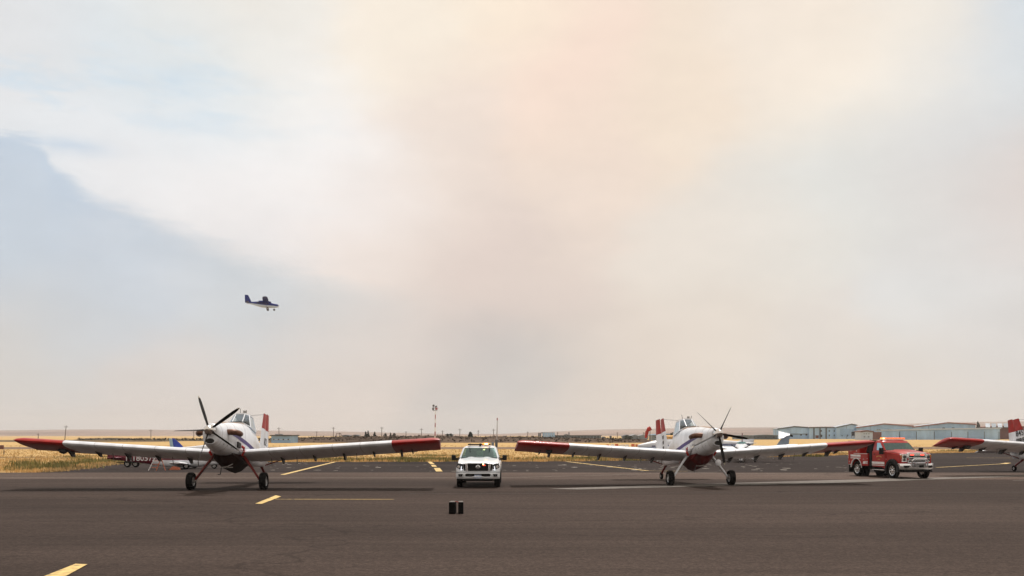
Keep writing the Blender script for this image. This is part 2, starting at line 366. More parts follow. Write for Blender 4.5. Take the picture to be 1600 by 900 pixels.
# ------------------------------------------------------------------ far hills (a real ridge 3.6 to 6 km away)
ridge = [(-400,672),(0,672.3),(130,671.0),(300,671.8),(430,672.8),(520,674.0),(620,676.2),(720,678.3),(790,677.8),(850,674.8),(920,671.8),(1010,670.0),(1100,668.6),(1200,667.8),(1290,666.2),(1400,662.6),(1500,660.0),(1600,658.6),(2000,656)]
mb = MB(); NX = 160; rows = [(3300,0,-.2),(3600,.28,0),(4000,.5,.1),(4500,.62,.3),(5000,.86,.3),(5400,1,.1),(5900,.8,0),(6600,.0,0)]
vs = []
for D, hf, wob in rows:
    for i in range(NX+1):
        px = -400+2400*i/NX; ry = lerp_tab(ridge, px)[0]
        top = HC + (HY-ry)*5400/F
        nz = math.sin(i*.55+D*.003)*.5+math.sin(i*.21+D*.0011)+.6*math.sin(i*1.3+D*.01)
        z = max(-.6, top*hf*(1+.12*wob*nz)) if hf > 0 else -.6
        vs.append((X(px, D), D, z))
mb.v = vs
for r in range(len(rows)-1):
    for i in range(NX): a = r*(NX+1)+i; mb.f.append((a, a+1, a+NX+2, a+NX+1)); mb.mi.append(0)
m_hill = ground_mat('hill_grass', [(.34,(.13,.088,.072)),(.5,(.23,.16,.128)),(.66,(.33,.24,.19))], .0022, (.6,1.6,3), .02, 1, 0, 1, 0)
struct(mb.build('hills', m_hill))
# scrub bank along the far edge of the airfield
def bank(name, knots, D0, dep, m, seed=0):
    r2 = random.Random(seed); rows2 = [(-dep,0),(-dep*.45,.62),(0,1),(dep*.6,.85),(dep*1.6,-.02)]
    mb = MB(); x0 = knots[0][0]; x1 = knots[-1][0]; n = int((x1-x0)/5)
    for dd, hf in rows2:
        for i in range(n+1):
            px = x0+(x1-x0)*i/n; y = lerp_tab(knots, px)[0]
            z = max(-.1, (HC+(HY-y)*D0/F))*hf*(1+r2.uniform(-.05,.05)) - .03*(hf <= 0)
            mb.v.append((X(px, D0), D0+dd, z))
    for r in range(4):
        for i in range(n): a = r*(n+1)+i; mb.f.append((a,a+1,a+n+2,a+n+1)); mb.mi.append(0)
    return struct(mb.build(name, m))
m_bank = ground_mat('scrub_bank', [(.3,(.05,.036,.029)),(.5,(.085,.062,.048)),(.7,(.12,.087,.066))], .05, (.5,1,3), .6, 1, 0, 1, 0)
bank('scrub_bank', [(425,690.5),(445,684),(500,682.8),(560,681.8),(640,681.2),(668,680.2),(700,681.0),(745,682.6),(770,681.8),(830,682.2),(880,683.6),(960,685.5),(1010,686.5)], 330, 22, m_bank, 1)
bank('dark_knoll', [(118,688.5),(132,685.6),(146,684.6),(158,685.3),(170,684.0),(186,684.6),(205,686.6),(300,686.8),(428,687.0),(440,689)], 420, 20, ground_mat('dark_scrub', [(.3,(.045,.04,.03)),(.6,(.085,.07,.05))], .06, (.5,1,2), .7, 1, 0, 1, 0), 2)
bank('field_rise', [(-400,687.2),(0,687.4),(110,687.3),(200,688.4),(260,690)], 360, 16, ground_mat('field_rise_grass', [(.3,(.10,.08,.05)),(.6,(.16,.12,.075))], .05, (.4,1,2), .6, 1, 0, 1, 0), 3)

# ------------------------------------------------------------------ grass, weeds
def tufts(name, n, gen, m, seed, hr, spread=.18, blades=5):
    r = random.Random(seed); mb = MB()
    for i in range(n):
        x, y, k = gen(r)
        for b in range(blades):
            a = r.uniform(0, 6.28); h = r.uniform(*hr)*k; w = r.uniform(.02,.05)*(.6+k*.5); ox, oy = r.gauss(0,spread), r.gauss(0,spread)
            lean = r.uniform(.05,.5)*h
            p = (x+ox, y+oy); dx, dy = math.cos(a)*w, math.sin(a)*w
            mb.v += [(p[0]-dx, p[1]-dy, 0), (p[0]+dx, p[1]+dy, 0), (p[0]+math.cos(a+1.2)*lean, p[1]+math.sin(a+1.2)*lean, h)]
            q = len(mb.v); mb.f.append((q-3, q-2, q-1)); mb.mi.append(0)
    return stuff(mb.build(name, m, smooth=False, fix=False))
m_dry = mat('dry_grass', (.62,.43,.20), .9, var=.2, vscale=.35, spec=.1)
m_grn = mat('green_weeds', (.22,.21,.085), .9, var=.3, vscale=.6, spec=.1)
edge = [(x, y) for x, y in rag[:-1]]
def g_edge(r):
    i = r.randrange(len(edge)-1); t = r.random(); a, b = edge[i], edge[i+1]
    return (a[0]+(b[0]-a[0])*t+r.gauss(0,.5), a[1]+(b[1]-a[1])*t+.4+abs(r.gauss(0,2.2)), 1)
def g_field(r):
    while True:
        px = r.uniform(-60, 1680); D = 60/ (r.random()*.74+.26)
        x = X(px, D)
        if D > 140 and D < 205 and 164 < D < 200: continue
        e = lerp_tab([(p, q) for p, q in ((60,62),(110,71),(190,84.5),(523,87),(900,88.5),(1200,106),(1330,117),(1600,136.5),(1900,143))], px)[0]
        if D > e+.5: return (x, D, r.uniform(.6,1.2))
tufts('dry_grass', 9000, g_field, m_dry, 11, (.08,.24))
tufts('dry_edge_grass', 3500, g_edge, m_dry, 12, (.1,.3))
clus = []
r = random.Random(5)
for c in range(26):
    px = r.uniform(40, 210); clus.append((px, r.uniform(723.5, 735) if px < 130 else r.uniform(720,725), r.uniform(.6,1.4)))
for c in range(14): clus.append((r.uniform(100,330), r.uniform(713,717), .5))
for c in range(34): clus.append((r.uniform(480,700), r.uniform(718.5,721.5), r.uniform(.5,1.1)))
for c in range(40): clus.append((r.uniform(790,1090), r.uniform(716.5,720.5), r.uniform(.5,1.0)))
for c in range(30): clus.append((r.uniform(1080,1330), r.uniform(709,714), r.uniform(.5,1)))
for c in range(12): clus.append((r.uniform(640,800), r.uniform(712,715), .6))
for c in range(10): clus.append((r.uniform(1460,1600), r.uniform(704.8,706.5), .6))
def g_weed(r):
    px, y, k = clus[r.randrange(len(clus))]; x, D = G(px, y)
    return (x+r.gauss(0,.8), D+r.gauss(0,.8), k)
tufts('green_weeds', 3600, g_weed, m_grn, 13, (.2,.5), .25, 6)
def g_bank(r):
    px = r.uniform(430, 1000); D = 330+r.gauss(0,9)-6; return (X(px, D), D, r.uniform(.5,1.3))
m_sage = mat('sagebrush', (.085,.066,.05), .95, var=.3, vscale=.2, spec=.05)
r = random.Random(21); mb = MB()
for i in range(1800):
    px = r.uniform(120, 1000); kn = px < 430
    D = (420 if kn else 330)+r.gauss(0,7)-5
    y = 685.5 if kn else lerp_tab([(430,684.5),(560,682),(668,680.4),(745,682.6),(830,682.3),(1000,686.5)], px)[0]
    zt = (HC+(HY-y)*(420 if kn else 330)/F); f = max(0, 1-abs(D-(420 if kn else 330))/24.); s = r.uniform(.25,.75)
    c = Vector((X(px, D), D, zt*f*.95))
    for q in range(5):
        d = Vector((r.gauss(0,1), r.gauss(0,1), abs(r.gauss(0,1)))).normalized()*s; e = Vector((r.gauss(0,1), r.gauss(0,1), r.gauss(0,1))).normalized()*s*.5
        mb.poly([c-e, c+e, c+d])
stuff(mb.build('sagebrush', m_sage, smooth=False, fix=False))
# ------------------------------------------------------------------ far buildings, poles, trees
m_bluegrey = mat('blue_grey_metal', (.27,.45,.69), .55, var=.10, vscale=.25, stretch=(1,1,.25))
m_bluepale = mat('pale_blue_metal', (.35,.55,.79), .55, var=.10, vscale=.3, stretch=(1,1,.25))
m_seamd = mat('dark_trim', (.06,.065,.07), .6)
m_glassd = mat('dark_window', (.025,.03,.035), .12)
m_roofred = mat('rust_red_trim', (.25,.09,.07), .6)
m_roofw = mat('pale_roof', (.36,.42,.48), .5, var=.12, vscale=.3)
m_white = mat('white_door', (.45,.55,.68), .5)
m_brick = mat('maroon_wall', (.14,.06,.055), .7, var=.15, vscale=1.)
m_darkbld = mat('slate_cladding', (.055,.085,.115), .6, var=.2, vscale=.2)
m_grbld = mat('grey_shed_wall', (.19,.235,.275), .6, var=.12, vscale=.2)
def yb(D): return 680+HC*F/D
def gable(name, label, px0, px1, D, peak_px, y_eave0, y_eave1, y_peak, depth, wallm, roofm, cat='hangar', trim=None, seams=0):
    """front gable wall faces the apron; walls, roof and trim are its parts"""
    cx = X((px0+px1)/2, D); t = thing(name, label, cat, (cx, D, 0))
    x0, x1, xp = X(px0,D)-cx, X(px1,D)-cx, X(peak_px,D)-cx
    z0, z1, zp = Z(y_eave0,D), Z(y_eave1,D), Z(y_peak,D)
    MB().prism([(x0,0,0),(x1,0,0),(x1,0,z1),(xp,0,zp),(x0,0,z0)], (0,depth,0)).build('wall', wallm, t, smooth=False)
    th = .35
    MB().prism([(x0-.4,-.5,z0),(xp,-.5,zp),(x1+.4,-.5,z1),(x1+.4,-.5,z1+th),(xp,-.5,zp+th),(x0-.4,-.5,z0+th)], (0,depth+1,0)).build('roof', roofm, t, smooth=False)
    if trim:
        for (a, za, b, zb) in ((x0-.4,z0,xp,zp),(xp,zp,x1+.4,z1)):
            MB().prism([(a,-.56,za-.25),(b,-.56,zb-.25),(b,-.56,zb+th+.05),(a,-.56,za+th+.05)], (0,.05,0)).build('fascia', trim, t, smooth=False)
    for i in range(seams):
        x = x0+(x1-x0)*(i+1)/(seams+1); zt = (z0+(zp-z0)*(x-x0)/(xp-x0)) if x < xp else (z1+(zp-z1)*(x1-x)/(x1-xp))
        MB().box((x,-.03,zt/2-.1),(.12,.06,zt-.2)).build('wall_seam', m_seamd if i % 3 == 0 else wallm, t, smooth=False)
    return t, cx
def opening(t, cx, D, pxa, pxb, ya, yb_, m, name='window', frame=None):
    x0, x1 = X(pxa,D)-cx, X(pxb,D)-cx; z0, z1 = max(.02, Z(yb_,D)), Z(ya,D)
    o = MB().box(((x0+x1)/2,-.05,(z0+z1)/2),(x1-x0,.12,z1-z0)).build(name, m, t, smooth=False)
    if frame:
        f = MB(); w = .18
        f.box(((x0+x1)/2,-.14,z1+w/2),(x1-x0+2*w,.08,w)); f.box((x0-w/2,-.14,(z0+z1)/2),(w,.08,z1-z0)); f.box((x1+w/2,-.14,(z0+z1)/2),(w,.08,z1-z0))
        f.build('frame', frame, o, smooth=False)
    return o
DH = 620
# long three-section hangar at left of the row
t, cx = gable('aircraft_hangar', 'wide blue-grey hangar with low gable and long door, behind the serrated tailplane', 1214.5, 1264, DH, 1241, 670.4, 668.4, 666.6, 10, m_bluegrey, m_roofw, trim=m_seamd, seams=2)
opening(t, cx, DH, 1235, 1264, 668.9, 677.8, m_bluepale, 'hangar_door'); opening(t, cx, DH, 1218, 1234, 671.2, 677.8, m_bluepale, 'hangar_door')
MB().box((X(1249,DH)-cx,-.2,Z(678.1,DH)),(X(1264,DH)-X(1234,DH),.2,.3)).build('door_rail', m_seamd, t, smooth=False)
opening(t, cx, DH, 1250.3, 1252.6, 678.0, 680.6, m_glassd); opening(t, cx, DH, 1258.5, 1261.2, 677.4, 680.4, m_glassd)
t, cx = gable('office_block', 'pale blue two-storey office block joining two big hangars', 1264.2, 1307, DH-2, 1285, 668.4, 668.2, 667.9, 9, m_bluepale, m_roofw, 'building', trim=m_seamd, seams=0)
for px in (1270, 1279.5, 1289, 1307): MB().box((X(px,DH)-cx,-.2,3.4),(.7,.4,6.8)).build('pilaster', m_seamd, t, smooth=False)
for px in (1283, 1290.5, 1295.5, 1303.5):
    opening(t, cx, DH-2, px-.8, px+.8, 672, 674.6, m_glassd); opening(t, cx, DH-2, px-.8, px+.8, 679, 681.6, m_glassd)
opening(t, cx, DH-2, 1274, 1279, 680.2, 684.6, m_brick, 'door'); opening(t, cx, DH-2, 1281.5, 1284.5, 679.4, 683, m_glassd, 'door')
t, cx = gable('aircraft_hangar', 'tall gabled hangar with pale roof edge beside the two-storey office block', 1307.2, 1338, DH-6, 1330, 668.0, 664.5, 663.0, 10, m_bluepale, m_roofw, trim=m_seamd, seams=1)
opening(t, cx, DH-6, 1312, 1337, 670.2, 681.0, m_bluegrey, 'hangar_door')
opening(t, cx, DH-6, 1314.8, 1316.2, 679.5, 681.6, m_glassd); opening(t, cx, DH-6, 1323.2, 1324.8, 679.2, 681.8, m_glassd)
opening(t, cx, DH-6, 1330.6, 1335.2, 675, 683.8, m_white, 'door', m_seamd)
t, cx = gable('aircraft_hangar', 'rust-trimmed gabled hangar right behind the red truck cab', 1338.2, 1426, DH-8, 1381, 668.3, 666.0, 662.4, 10, m_bluegrey, m_roofw, trim=m_roofred, seams=3)
for px in (1371, 1374, 1388, 1391.5): opening(t, cx, DH-8, px-1, px+1, 670.6, 672.4, m_glassd)
opening(t, cx, DH-8, 1339, 1343, 676, 684, m_white, 'door', m_seamd)
t, cx = gable('aircraft_hangar', 'rust-trimmed gabled hangar farthest right, ending beside a dark tree', 1426.2, 1524, DH-8, 1480.5, 667.5, 663.2, 660.6, 10, m_bluegrey, m_roofw, trim=m_roofred, seams=3)
for px in (1473, 1475, 1488, 1490): opening(t, cx, DH-8, px-.9, px+.9, 668.0, 669.8, m_glassd)
opening(t, cx, DH-8, 1426.6, 1439, 666.5, 670.5, m_bluepale, 'wall_panel')
DT = 520
t, cx = gable('row_hangar', 'long low pale blue row hangar with sliding doors behind the red truck', 1377, 1562, DT, 1470, 672.6, 669.3, 670.6, 8, m_bluepale, m_roofw, 'hangar', trim=m_white)
for i, (a, b) in enumerate(((1378.5,1404.5),(1405.3,1431.2),(1432,1459),(1459.8,1486),(1486.8,1511.5),(1512.3,1537),(1537.8,1560))):
    opening(t, cx, DT, a, b, 673.6-(i*.35), 684.2, m_bluegrey if i % 2 else m_bluepale, 'sliding_door')
    MB().box((X(b+.4,DT)-cx,-.2,2.1),(.18,.2,4.2)).build('door_post', m_seamd, t, smooth=False)
t, cx = gable('small_shed', 'small gabled shed with white panelled front and maroon side behind the red truck', 1345, 1363.5, DT-8, 1354, 674.8, 674.8, 673.2, 9, m_white, m_brick, 'shed', trim=m_brick)
for px in (1350, 1353.5, 1357.5): opening(t, cx, DT-8, px-.8, px+.8, 677.0, 678.5, m_grbld)
for px in (1350.5, 1357): opening(t, cx, DT-8, px-1.2, px+1.2, 681.2, 683.4, m_grbld)
MB().box((X(1370.5,DT-8)-cx,2,Z(675,DT-8)/2),(X(1377,DT-8)-X(1363.6,DT-8),4,Z(675,DT-8))).build('side_wall', m_brick, t, smooth=False)
# tan building with ribbed roof far right
t, cx = gable('warehouse', 'warehouse with pale ribbed roof left of the red tail fin', 1540, 1600, 560, 1562, 667.6, 666.8, 666.2, 6, m_brick, m_roofred, 'warehouse')
for i in range(6):
    a = 1536+i*9.5; D = 560; MB().prism([(X(a,D)-cx,-3,Z(668.6,D)),(X(a+7,D)-cx,-3,Z(668.6,D)),(X(a+17,D)-cx,5,Z(662.8,D)),(X(a+10,D)-cx,5,Z(662.8,D))],(0,.1,.5)).build('roof_panel', m_roofw if i % 2 == 0 else m_grbld, t, smooth=False)
for px in (1562, 1568, 1574): MB().box((X(px,540)-cx, -6, 1.2),(2.6,2,2.4)).build('dark_door', m_glassd, t, smooth=False)
# other low buildings on the skyline
def shed(label, px0, px1, ya, D, wallm, roofm, name='low_shed', cat='shed', ridge=0, wins=0, depth=10):
    t, cx = gable(name, label, px0, px1, D, (px0+px1)/2, ya+ridge, ya+ridge, ya, depth, wallm, roofm, cat)
    for i in range(wins):
        px = px0+(px1-px0)*(i+.5)/wins; opening(t, cx, D, px-1, px+1, (ya+yb(D))/2-1.0, (ya+yb(D))/2+.8, m_glassd)
    return t, cx
t, cx = shed('flat-roofed blue-grey building just right of the left plane tail fin', 424, 454.5, 681.2, 300, m_bluegrey, m_seamd, 'flat_roof_building', 'building', wins=4)
for px in (429, 436): MB().box((X(px,300)-cx,3,Z(680.4,300)),(.9,1,.8)).build('roof_vent', m_grbld, t, smooth=False)
opening(t, cx, 300, 425, 454, 686.2, 687.2, m_white, 'wall_band')
DL = 560
t, cx = shed('long dark low factory building on the skyline', 868, 939, 681.0, DL, m_darkbld, m_seamd, 'factory_building', 'factory', depth=14)
for i in range(14): MB().box((X(872+i*5,DL)-cx,-.1,.92),(.35,.3,1.8)).build('wall_rib', m_grbld, t, smooth=False)
opening(t, cx, DL, 870, 877, 684.5, 686.3, m_white, 'loading_door')
t2 = thing('filter_house', 'row of blue-grey filter silos under a pipe frame on the skyline', 'silo bank', (X(856,DL),DL,0)); c2 = X(856,DL)
for i in range(5):
    x = X(849.5+i*3.9,DL)-c2; MB().box((x,0,Z(680.2,DL)),(1.15,3,3.2)).tube([(x,0,Z(681.8,DL)),(x,0,Z(684,DL))],[.55,.15]).build('silo', m_bluegrey, t2)
MB().tube([(X(844.5,DL)-c2,-1,Z(684,DL)),(X(844.5,DL)-c2,-1,Z(677,DL)),(X(846,DL)-c2,-1,Z(676.3,DL)),(X(866,DL)-c2,-1,Z(676.3,DL))],.28,6).build('duct', m_darkbld, t2)
MB().box((X(852,DL)-c2,-.2,Z(684,DL)),(4.2,2,1.6)).build('plinth', m_white, t2, smooth=False)
MB().box((X(862,DL)-c2,.3,Z(683,DL)),(4.2,2.6,2.6)).build('plant_room', m_darkbld, t2, smooth=False)
MB().tube([(X(842.2,DL)-c2,0,0),(X(842.2,DL)-c2,0,Z(676.4,DL))],.42,8).build('stack', m_darkbld, t2)
t3 = thing('exhaust_stack', 'dark chimney with curved duct rising from the long factory', 'chimney', (X(889,DL-3),DL-3,0)); c3 = X(889,DL-3)
MB().tube([(0,0,0),(0,0,Z(675.4,DL))],.30,8).build('stack', m_darkbld, t3)
MB().tube([(X(880.5,DL)-c3,0,Z(682,DL)),(X(881.5,DL)-c3,0,Z(679.6,DL)),(X(885,DL)-c3,0,Z(678.6,DL)),(X(888,DL)-c3,0,Z(681,DL))],.3,6).build('duct', m_darkbld, t3)
shed('small white-roofed shed left of the windsock', 986, 997, 679.8, 590, m_grbld, m_roofw, ridge=1.6)
shed('second white-roofed shed left of the windsock, nearer to it', 998, 1013, 679.9, 585, m_grbld, m_roofw, ridge=1.4)
shed('dark grey barn left of the white-roofed sheds', 974, 985, 680.2, 600, m_darkbld, m_darkbld, 'barn', 'barn', ridge=2)
shed('wide grey green shed behind the right plane tail fin', 1019, 1062, 678.6, 430, m_grbld, m_bluegrey, ridge=1.6, wins=4)
shed('low grey depot between the right plane and the hangars', 1178, 1215, 680.0, 540, m_darkbld, m_grbld, 'depot', 'building', ridge=.8, wins=3)
shed('pale low shed right of the right plane propeller', 1150, 1177, 680.6, 560, m_grbld, m_grbld, 'low_shed', 'shed', ridge=.6)
for i, (a, b, y, l) in enumerate(((534.5,546,680.3,'low brown house on the skyline left of the tall conifers'),(552,559,680.0,'small dark house on the skyline nearest the tall conifers'),(696,707,678.8,'grey house cluster right of the red and white mast'),(942,945,683,'tiny grey hut right of the long factory'))):
    shed(l, a, b, y, 640, m_darkbld if i != 2 else m_grbld, m_darkbld, 'far_house', 'house', ridge=1.0)

# poles
m_pole = mat('weathered_pole', (.12,.10,.09), .8)
PL = [(102.5,664.8,470),(236,671.0,560),(303,673.5,560),(436,667.6,560),(495,673.6,620),(521,667.2,560),(531,676,560),(596.5,667.0,560),(634.5,673.6,600),(658.5,669.2,580),(691.5,672.4,600),(718.5,669.8,580),(747.2,672,600),(771.3,670.2,580),(824.5,674.2,620),(871,675,620),(964.5,675,640),(1006,675,600),(60,677,560)]
PL.sort()
ORD = 'first second third fourth fifth sixth seventh eighth ninth tenth eleventh twelfth thirteenth fourteenth fifteenth sixteenth seventeenth eighteenth nineteenth twentieth'.split()
for i, (px, y, D) in enumerate(PL):
    h = Z(y, D); t = thing('utility_pole', f'thin wooden utility pole on the skyline, {ORD[i]} from the left', 'utility pole', (X(px,D),D,0), 0, 'utility poles along the skyline')
    lean = .35 if px == 102.5 else rnd.uniform(-.08,.08)
    MB().tube([(-lean,0,-.3),(lean,0,h)],[.22,.15],6).build('pole', m_pole, t)
    MB().box((lean*.9,-.18,h-.7),(1.9 if h > 5.5 else 1.2,.16,.16)).build('crossarm', m_pole, t)
    for q in (-.7,.7): MB().tube([(q+lean*.9,-.18,h-.62),(q+lean*.9,-.18,h-.34)],.06,5).build('insulator', m_pole, t)
# goal-post shaped frame on the skyline
t = thing('pipe_frame', 'small goalpost-shaped pipe frame on the skyline', 'frame', (X(529.5,560),560,0))
for q in (-1.3,1.3): MB().tube([(q,0,0),(q,0,Z(677.2,560))],.14,6).build('post', m_pole, t)
MB().tube([(-1.35,-.2,Z(677.2,560)),(1.35,-.2,Z(677.2,560))],.14,6).build('crossbar', m_pole, t)
# red and white mast
m_red = mat('mast_red', (.30,.03,.025), .5); m_wh = mat('mast_white', (.75,.73,.70), .5)
D = 260; t = thing('radio_mast', 'tall red and white banded mast with boxes at its top', 'mast', (X(679.5,D),D,0)); H = Z(634.5,D)
for i in range(9):
    z0, z1 = H*i/9, H*(i+1)/9 - .002; MB().tube([(.02*i,0,z0),(.02*(i+1),0,z1)],.15-.008*i,8).build('mast_band', m_red if i % 2 == 0 else m_wh, t)
zt = H; dk = mat('mast_box', (.06,.05,.05), .6)
MB().box((-.35,0,zt+.1),(.5,.4,.5)).build('floodlight', dk, t, bevel=.03); MB().box((.3,0,zt-.15),(.45,.4,.35)).build('floodlight', dk, t, bevel=.03)
MB().box((-.45,0,zt-.8),(.4,.4,.45)).build('floodlight', dk, t, bevel=.03); MB().box((.5,0,zt-.7),(.4,.4,.5)).build('floodlight', m_red, t, bevel=.03)
MB().box((0,.25,zt-.5),(1.5,.1,.12)).box((0,.25,zt-1.1),(1.2,.1,.12)).box((-.4,.25,zt-.4),(.1,.1,1.5)).box((.5,.25,zt-.5),(.1,.1,1.3)).build('head_frame', dk, t, smooth=False)
D = 190; t = thing('slim_mast', 'slim pale tapered mast standing in the dry field behind the pickup', 'mast', (X(776,D),D,0)); H = Z(657,D)
MB().tube([(0,0,0),(.05,0,H*.35),(.12,0,H)],[.16,.10,.06],8).build('pole', mat('galvanised', (.42,.38,.36), .5), t)
MB().box((-.05,0,.75),(.5,.4,1.5)).build('control_cabinet', mat('cabinet_grey', (.10,.11,.12), .5), t, bevel=.03)
MB().box((-.75,0,.55),(.5,.3,.9)).build('junction_box', mat('cabinet_blue', (.16,.20,.24), .5), t, bevel=.03); MB().box((-.75,0,.05),(.1,.1,.2)).build('post', m_pole, t)
MB().tube([(.12,0,H),(.12,0,H+.5)],.10,6).build('beacon', m_red, t)
# windsock
D = 200; t = thing('windsock', 'limp red windsock on a thin dark pole in the dry field', 'windsock', (X(1015.6,D),D,0)); H = Z(668,D)
MB().tube([(0,0,0),(0,0,H)],[.10,.06],7).build('pole', m_pole, t)
MB().lathe([(.42,0),(.42,.08)],(0,-.1,H-.25),(-1,0,-.1),14,cap0=False,cap1=False).build('hoop', m_pole, t)
sock = [Vector((.15,-.1,H-.1)),Vector((-.3,-.1,H-.35)),Vector((-.62,-.1,H-.9)),Vector((-.78,-.1,H-1.6)),Vector((-.88,-.1,H-2.1))]
MB().tube(sock,[.42,.45,.36,.28,.2],12).build('sock', mat('sock_red', (.42,.03,.02), .8, var=.2, vscale=3), t)

# trees
m_bark = mat('bark', (.08,.06,.045), .9)
m_leaf = [mat('conifer_leaf', (.038,.055,.04), .8, var=.3, vscale=.6, spec=.2), mat('dark_leaf', (.05,.065,.045), .8, var=.3, vscale=.5, spec=.2)]
def tree(label, px, ytop, D, w, kind, seed):
    r = random.Random(seed); h = Z(ytop, D); t = thing('conifer_tree' if kind == 0 else 'broad_tree', label, 'tree', (X(px,D),D,0), r.uniform(0,6))
    tr = MB().tube([(0,0,-.2),(.05,0,h*.5),(0,.05,h*.9)],[.22,.14,.04],7)
    for k in range(7):
        a = r.uniform(0,6.28); z = h*r.uniform(.2,.7); l = w*.4*(1-z/h)
        tr.tube([(0,0,z),(math.cos(a)*l,math.sin(a)*l,z+l*.4)],[.06,.02],5)
    tr.build('trunk', m_bark, t)
    mb = MB()
    for k in range(420):
        z = r.uniform(.08,1)**.9
        rad = (w/2)*((1-z)**.75*(.65+.5*r.random()) + .05) if kind == 0 else (w/2)*math.sqrt(max(.02,1-((z-.58)/.46)**2))*(r.random()**.4)
        a = r.uniform(0,6.28); rr = rad*r.uniform(.35,1)*(1+.25*math.sin(a*3+seed))
        c = Vector((math.cos(a)*rr, math.sin(a)*rr, z*h)); s = w*.085*r.uniform(.6,1.4)
        n = Vector((r.gauss(0,1),r.gauss(0,1),r.gauss(0,1))).normalized(); u = n.orthogonal().normalized(); v = n.cross(u)
        mb.poly([c+u*s, c+v*s*.7, c-u*s, c-v*s*.7])
    mb.build('crown', m_leaf[kind], t, smooth=False, fix=False)
TR = [(571.5,674.6,330,1.9,0,'dark conifer on the skyline, left one of the close-set pair'),(575.2,673.2,330,2.0,0,'dark conifer on the skyline, taller right one of the close-set pair'),(585.5,675,330,2.0,0,'narrow dark conifer alone just right of the close-set pair'),
      (602.3,677.5,330,1.6,1,'small rounded tree on the skyline, left of three small ones'),(610.5,676,330,1.5,0,'small spindly tree on the skyline, middle of three small ones'),(615.8,677,330,1.8,1,'small rounded tree on the skyline, right of three small ones'),
      (735,675.2,330,3.3,0,'lone wide conifer on the skyline above the white pickup'),(1527.5,658.9,600,4.2,0,'dark conifer at the right end of the gabled hangars'),(1530,662.5,600,3.4,0,'shorter dark conifer leaning at the right end of the hangars'),
      (1052,676.0,300,2.6,1,'bushy dark tree behind the right plane fuselage'),(979,680.6,520,3.4,1,'dark bushy tree beside the grey barn'),(984,681.0,520,3.0,1,'small dark bush right of the grey barn tree'),(954,681.2,520,1.8,1,'low dark bush right of the long factory'),(699,677.8,330,1.2,1,'small grey-green tree beside the grey houses'),(704.5,677.6,330,1.4,1,'second small grey-green tree beside the grey houses')]
for i, (px, y, D, w, k, l) in enumerate(TR): tree(l, px, y, D, w, k, 40+i)

# orange and white markers across the field
m_or = mat('barrier_orange', (.62,.15,.05), .6, var=.15); m_bw = mat('barrier_white', (.78,.76,.72), .6)
def barrier(px, y, w, h, m, label, D=205):
    t = thing('construction_barrier', label, 'barrier', (X(px,D),D,0), 0, 'orange and white barriers across the field')
    wd = w*D/F; hh = h*D/F
    MB().prism([(-wd/2,-.3,0),(wd/2,-.3,0),(wd/2,-.1,.35*hh),(wd/2*.96,-.08,hh),(-wd/2*.96,-.08,hh),(-wd/2,-.1,.35*hh)],(0,.4,0)).build('barrier_body', m, t, smooth=False)
    for q in (-.36,.36): MB().box((q*wd,-.34,.06),(wd*.14,.2,.12)).build('foot', m_seamd, t, smooth=False)
BR = [(922,3.4,3.5,0),(931,4,2.4,0),(940,5,2.4,0),(949.5,4,3.4,0),(957,4.5,4,1),(963.5,5,4.2,0),(972,7,3.2,1),(979.5,6,3.4,1),(989,5,4.2,0),(994.5,3,3.6,0),(1000,5,3.4,1),(1007,8,4,1),(1020,8,4.2,0),(1030,8,4,0)]
for i, (px, w, h, k) in enumerate(BR):
    barrier(px, 694, w, h, m_bw if k else m_or, f"{'white' if k else 'orange'} field barrier left of the right plane, {ORD[i]} of the row from the left")
# small dark runway sign at far left and pale runway markers
t = thing('runway_sign', 'small dark red airfield sign at the far left edge of the field', 'sign', (X(0,120),120,0))
MB().box((-.1,0,.9),(1.1,.25,.5)).build('panel', m_brick, t, bevel=.02)
for q in (-.5,.5): MB().tube([(q,0,0),(q,0,.6)],.05,6).build('leg', m_seamd, t)
# ------------------------------------------------------------------ fire-bomber aircraft
m_aw = mat('aircraft_white', (.72,.755,.81), .32, var=.09, vscale=2.0, coat=.25)
m_ar = mat('aircraft_red', (.34,.014,.011), .4, var=.12, vscale=3., coat=.06, spec=.3)
m_or_patch = mat('bronze_panel', (.27,.15,.07), .5, var=.3, vscale=4)
m_purple = mat('purple_stripe', (.035,.022,.16), .4, var=.2, vscale=5)
m_exh = mat('burnt_exhaust', (.14,.065,.04), .45, metal=.5, var=.3, vscale=6)
m_dark = mat('black_hole', (.012,.011,.011), .7)
m_chrome = mat('polished_spinner', (.72,.70,.68), .16, metal=1., var=.05)
m_blade = mat('blade_black', (.010,.009,.009), .5, var=.2, spec=.2); m_btip = mat('blade_tip', (.45,.42,.34), .4)
m_tyre = mat('tyre_rubber', (.006,.0055,.0055), .9, var=.2, bump=.2, spec=.12); m_rim = mat('alloy_rim', (.55,.55,.56), .3, metal=.9)
m_steel = mat('gear_steel', (.30,.28,.27), .4, metal=.7)
m_belly = mat('dark_belly_red', (.020,.007,.006), .6, var=.35, vscale=2.5, spec=.2)  # near-black red for the belly gate
m_bellyr = mat('belly_red', (.10,.008,.007), .45, var=.3, vscale=2.5, spec=.3)
m_beacon = mat('beacon_grey', (.25,.24,.22), .3)
m_seat = mat('cockpit_grey', (.10,.10,.10), .8)
m_glass = glassmat('canopy_glass', (.80,.87,.90), .35)
m_rivet = mat('panel_line', (.42,.42,.44), .6)
m_letter = mat('black_letters', (.015,.015,.017), .5)

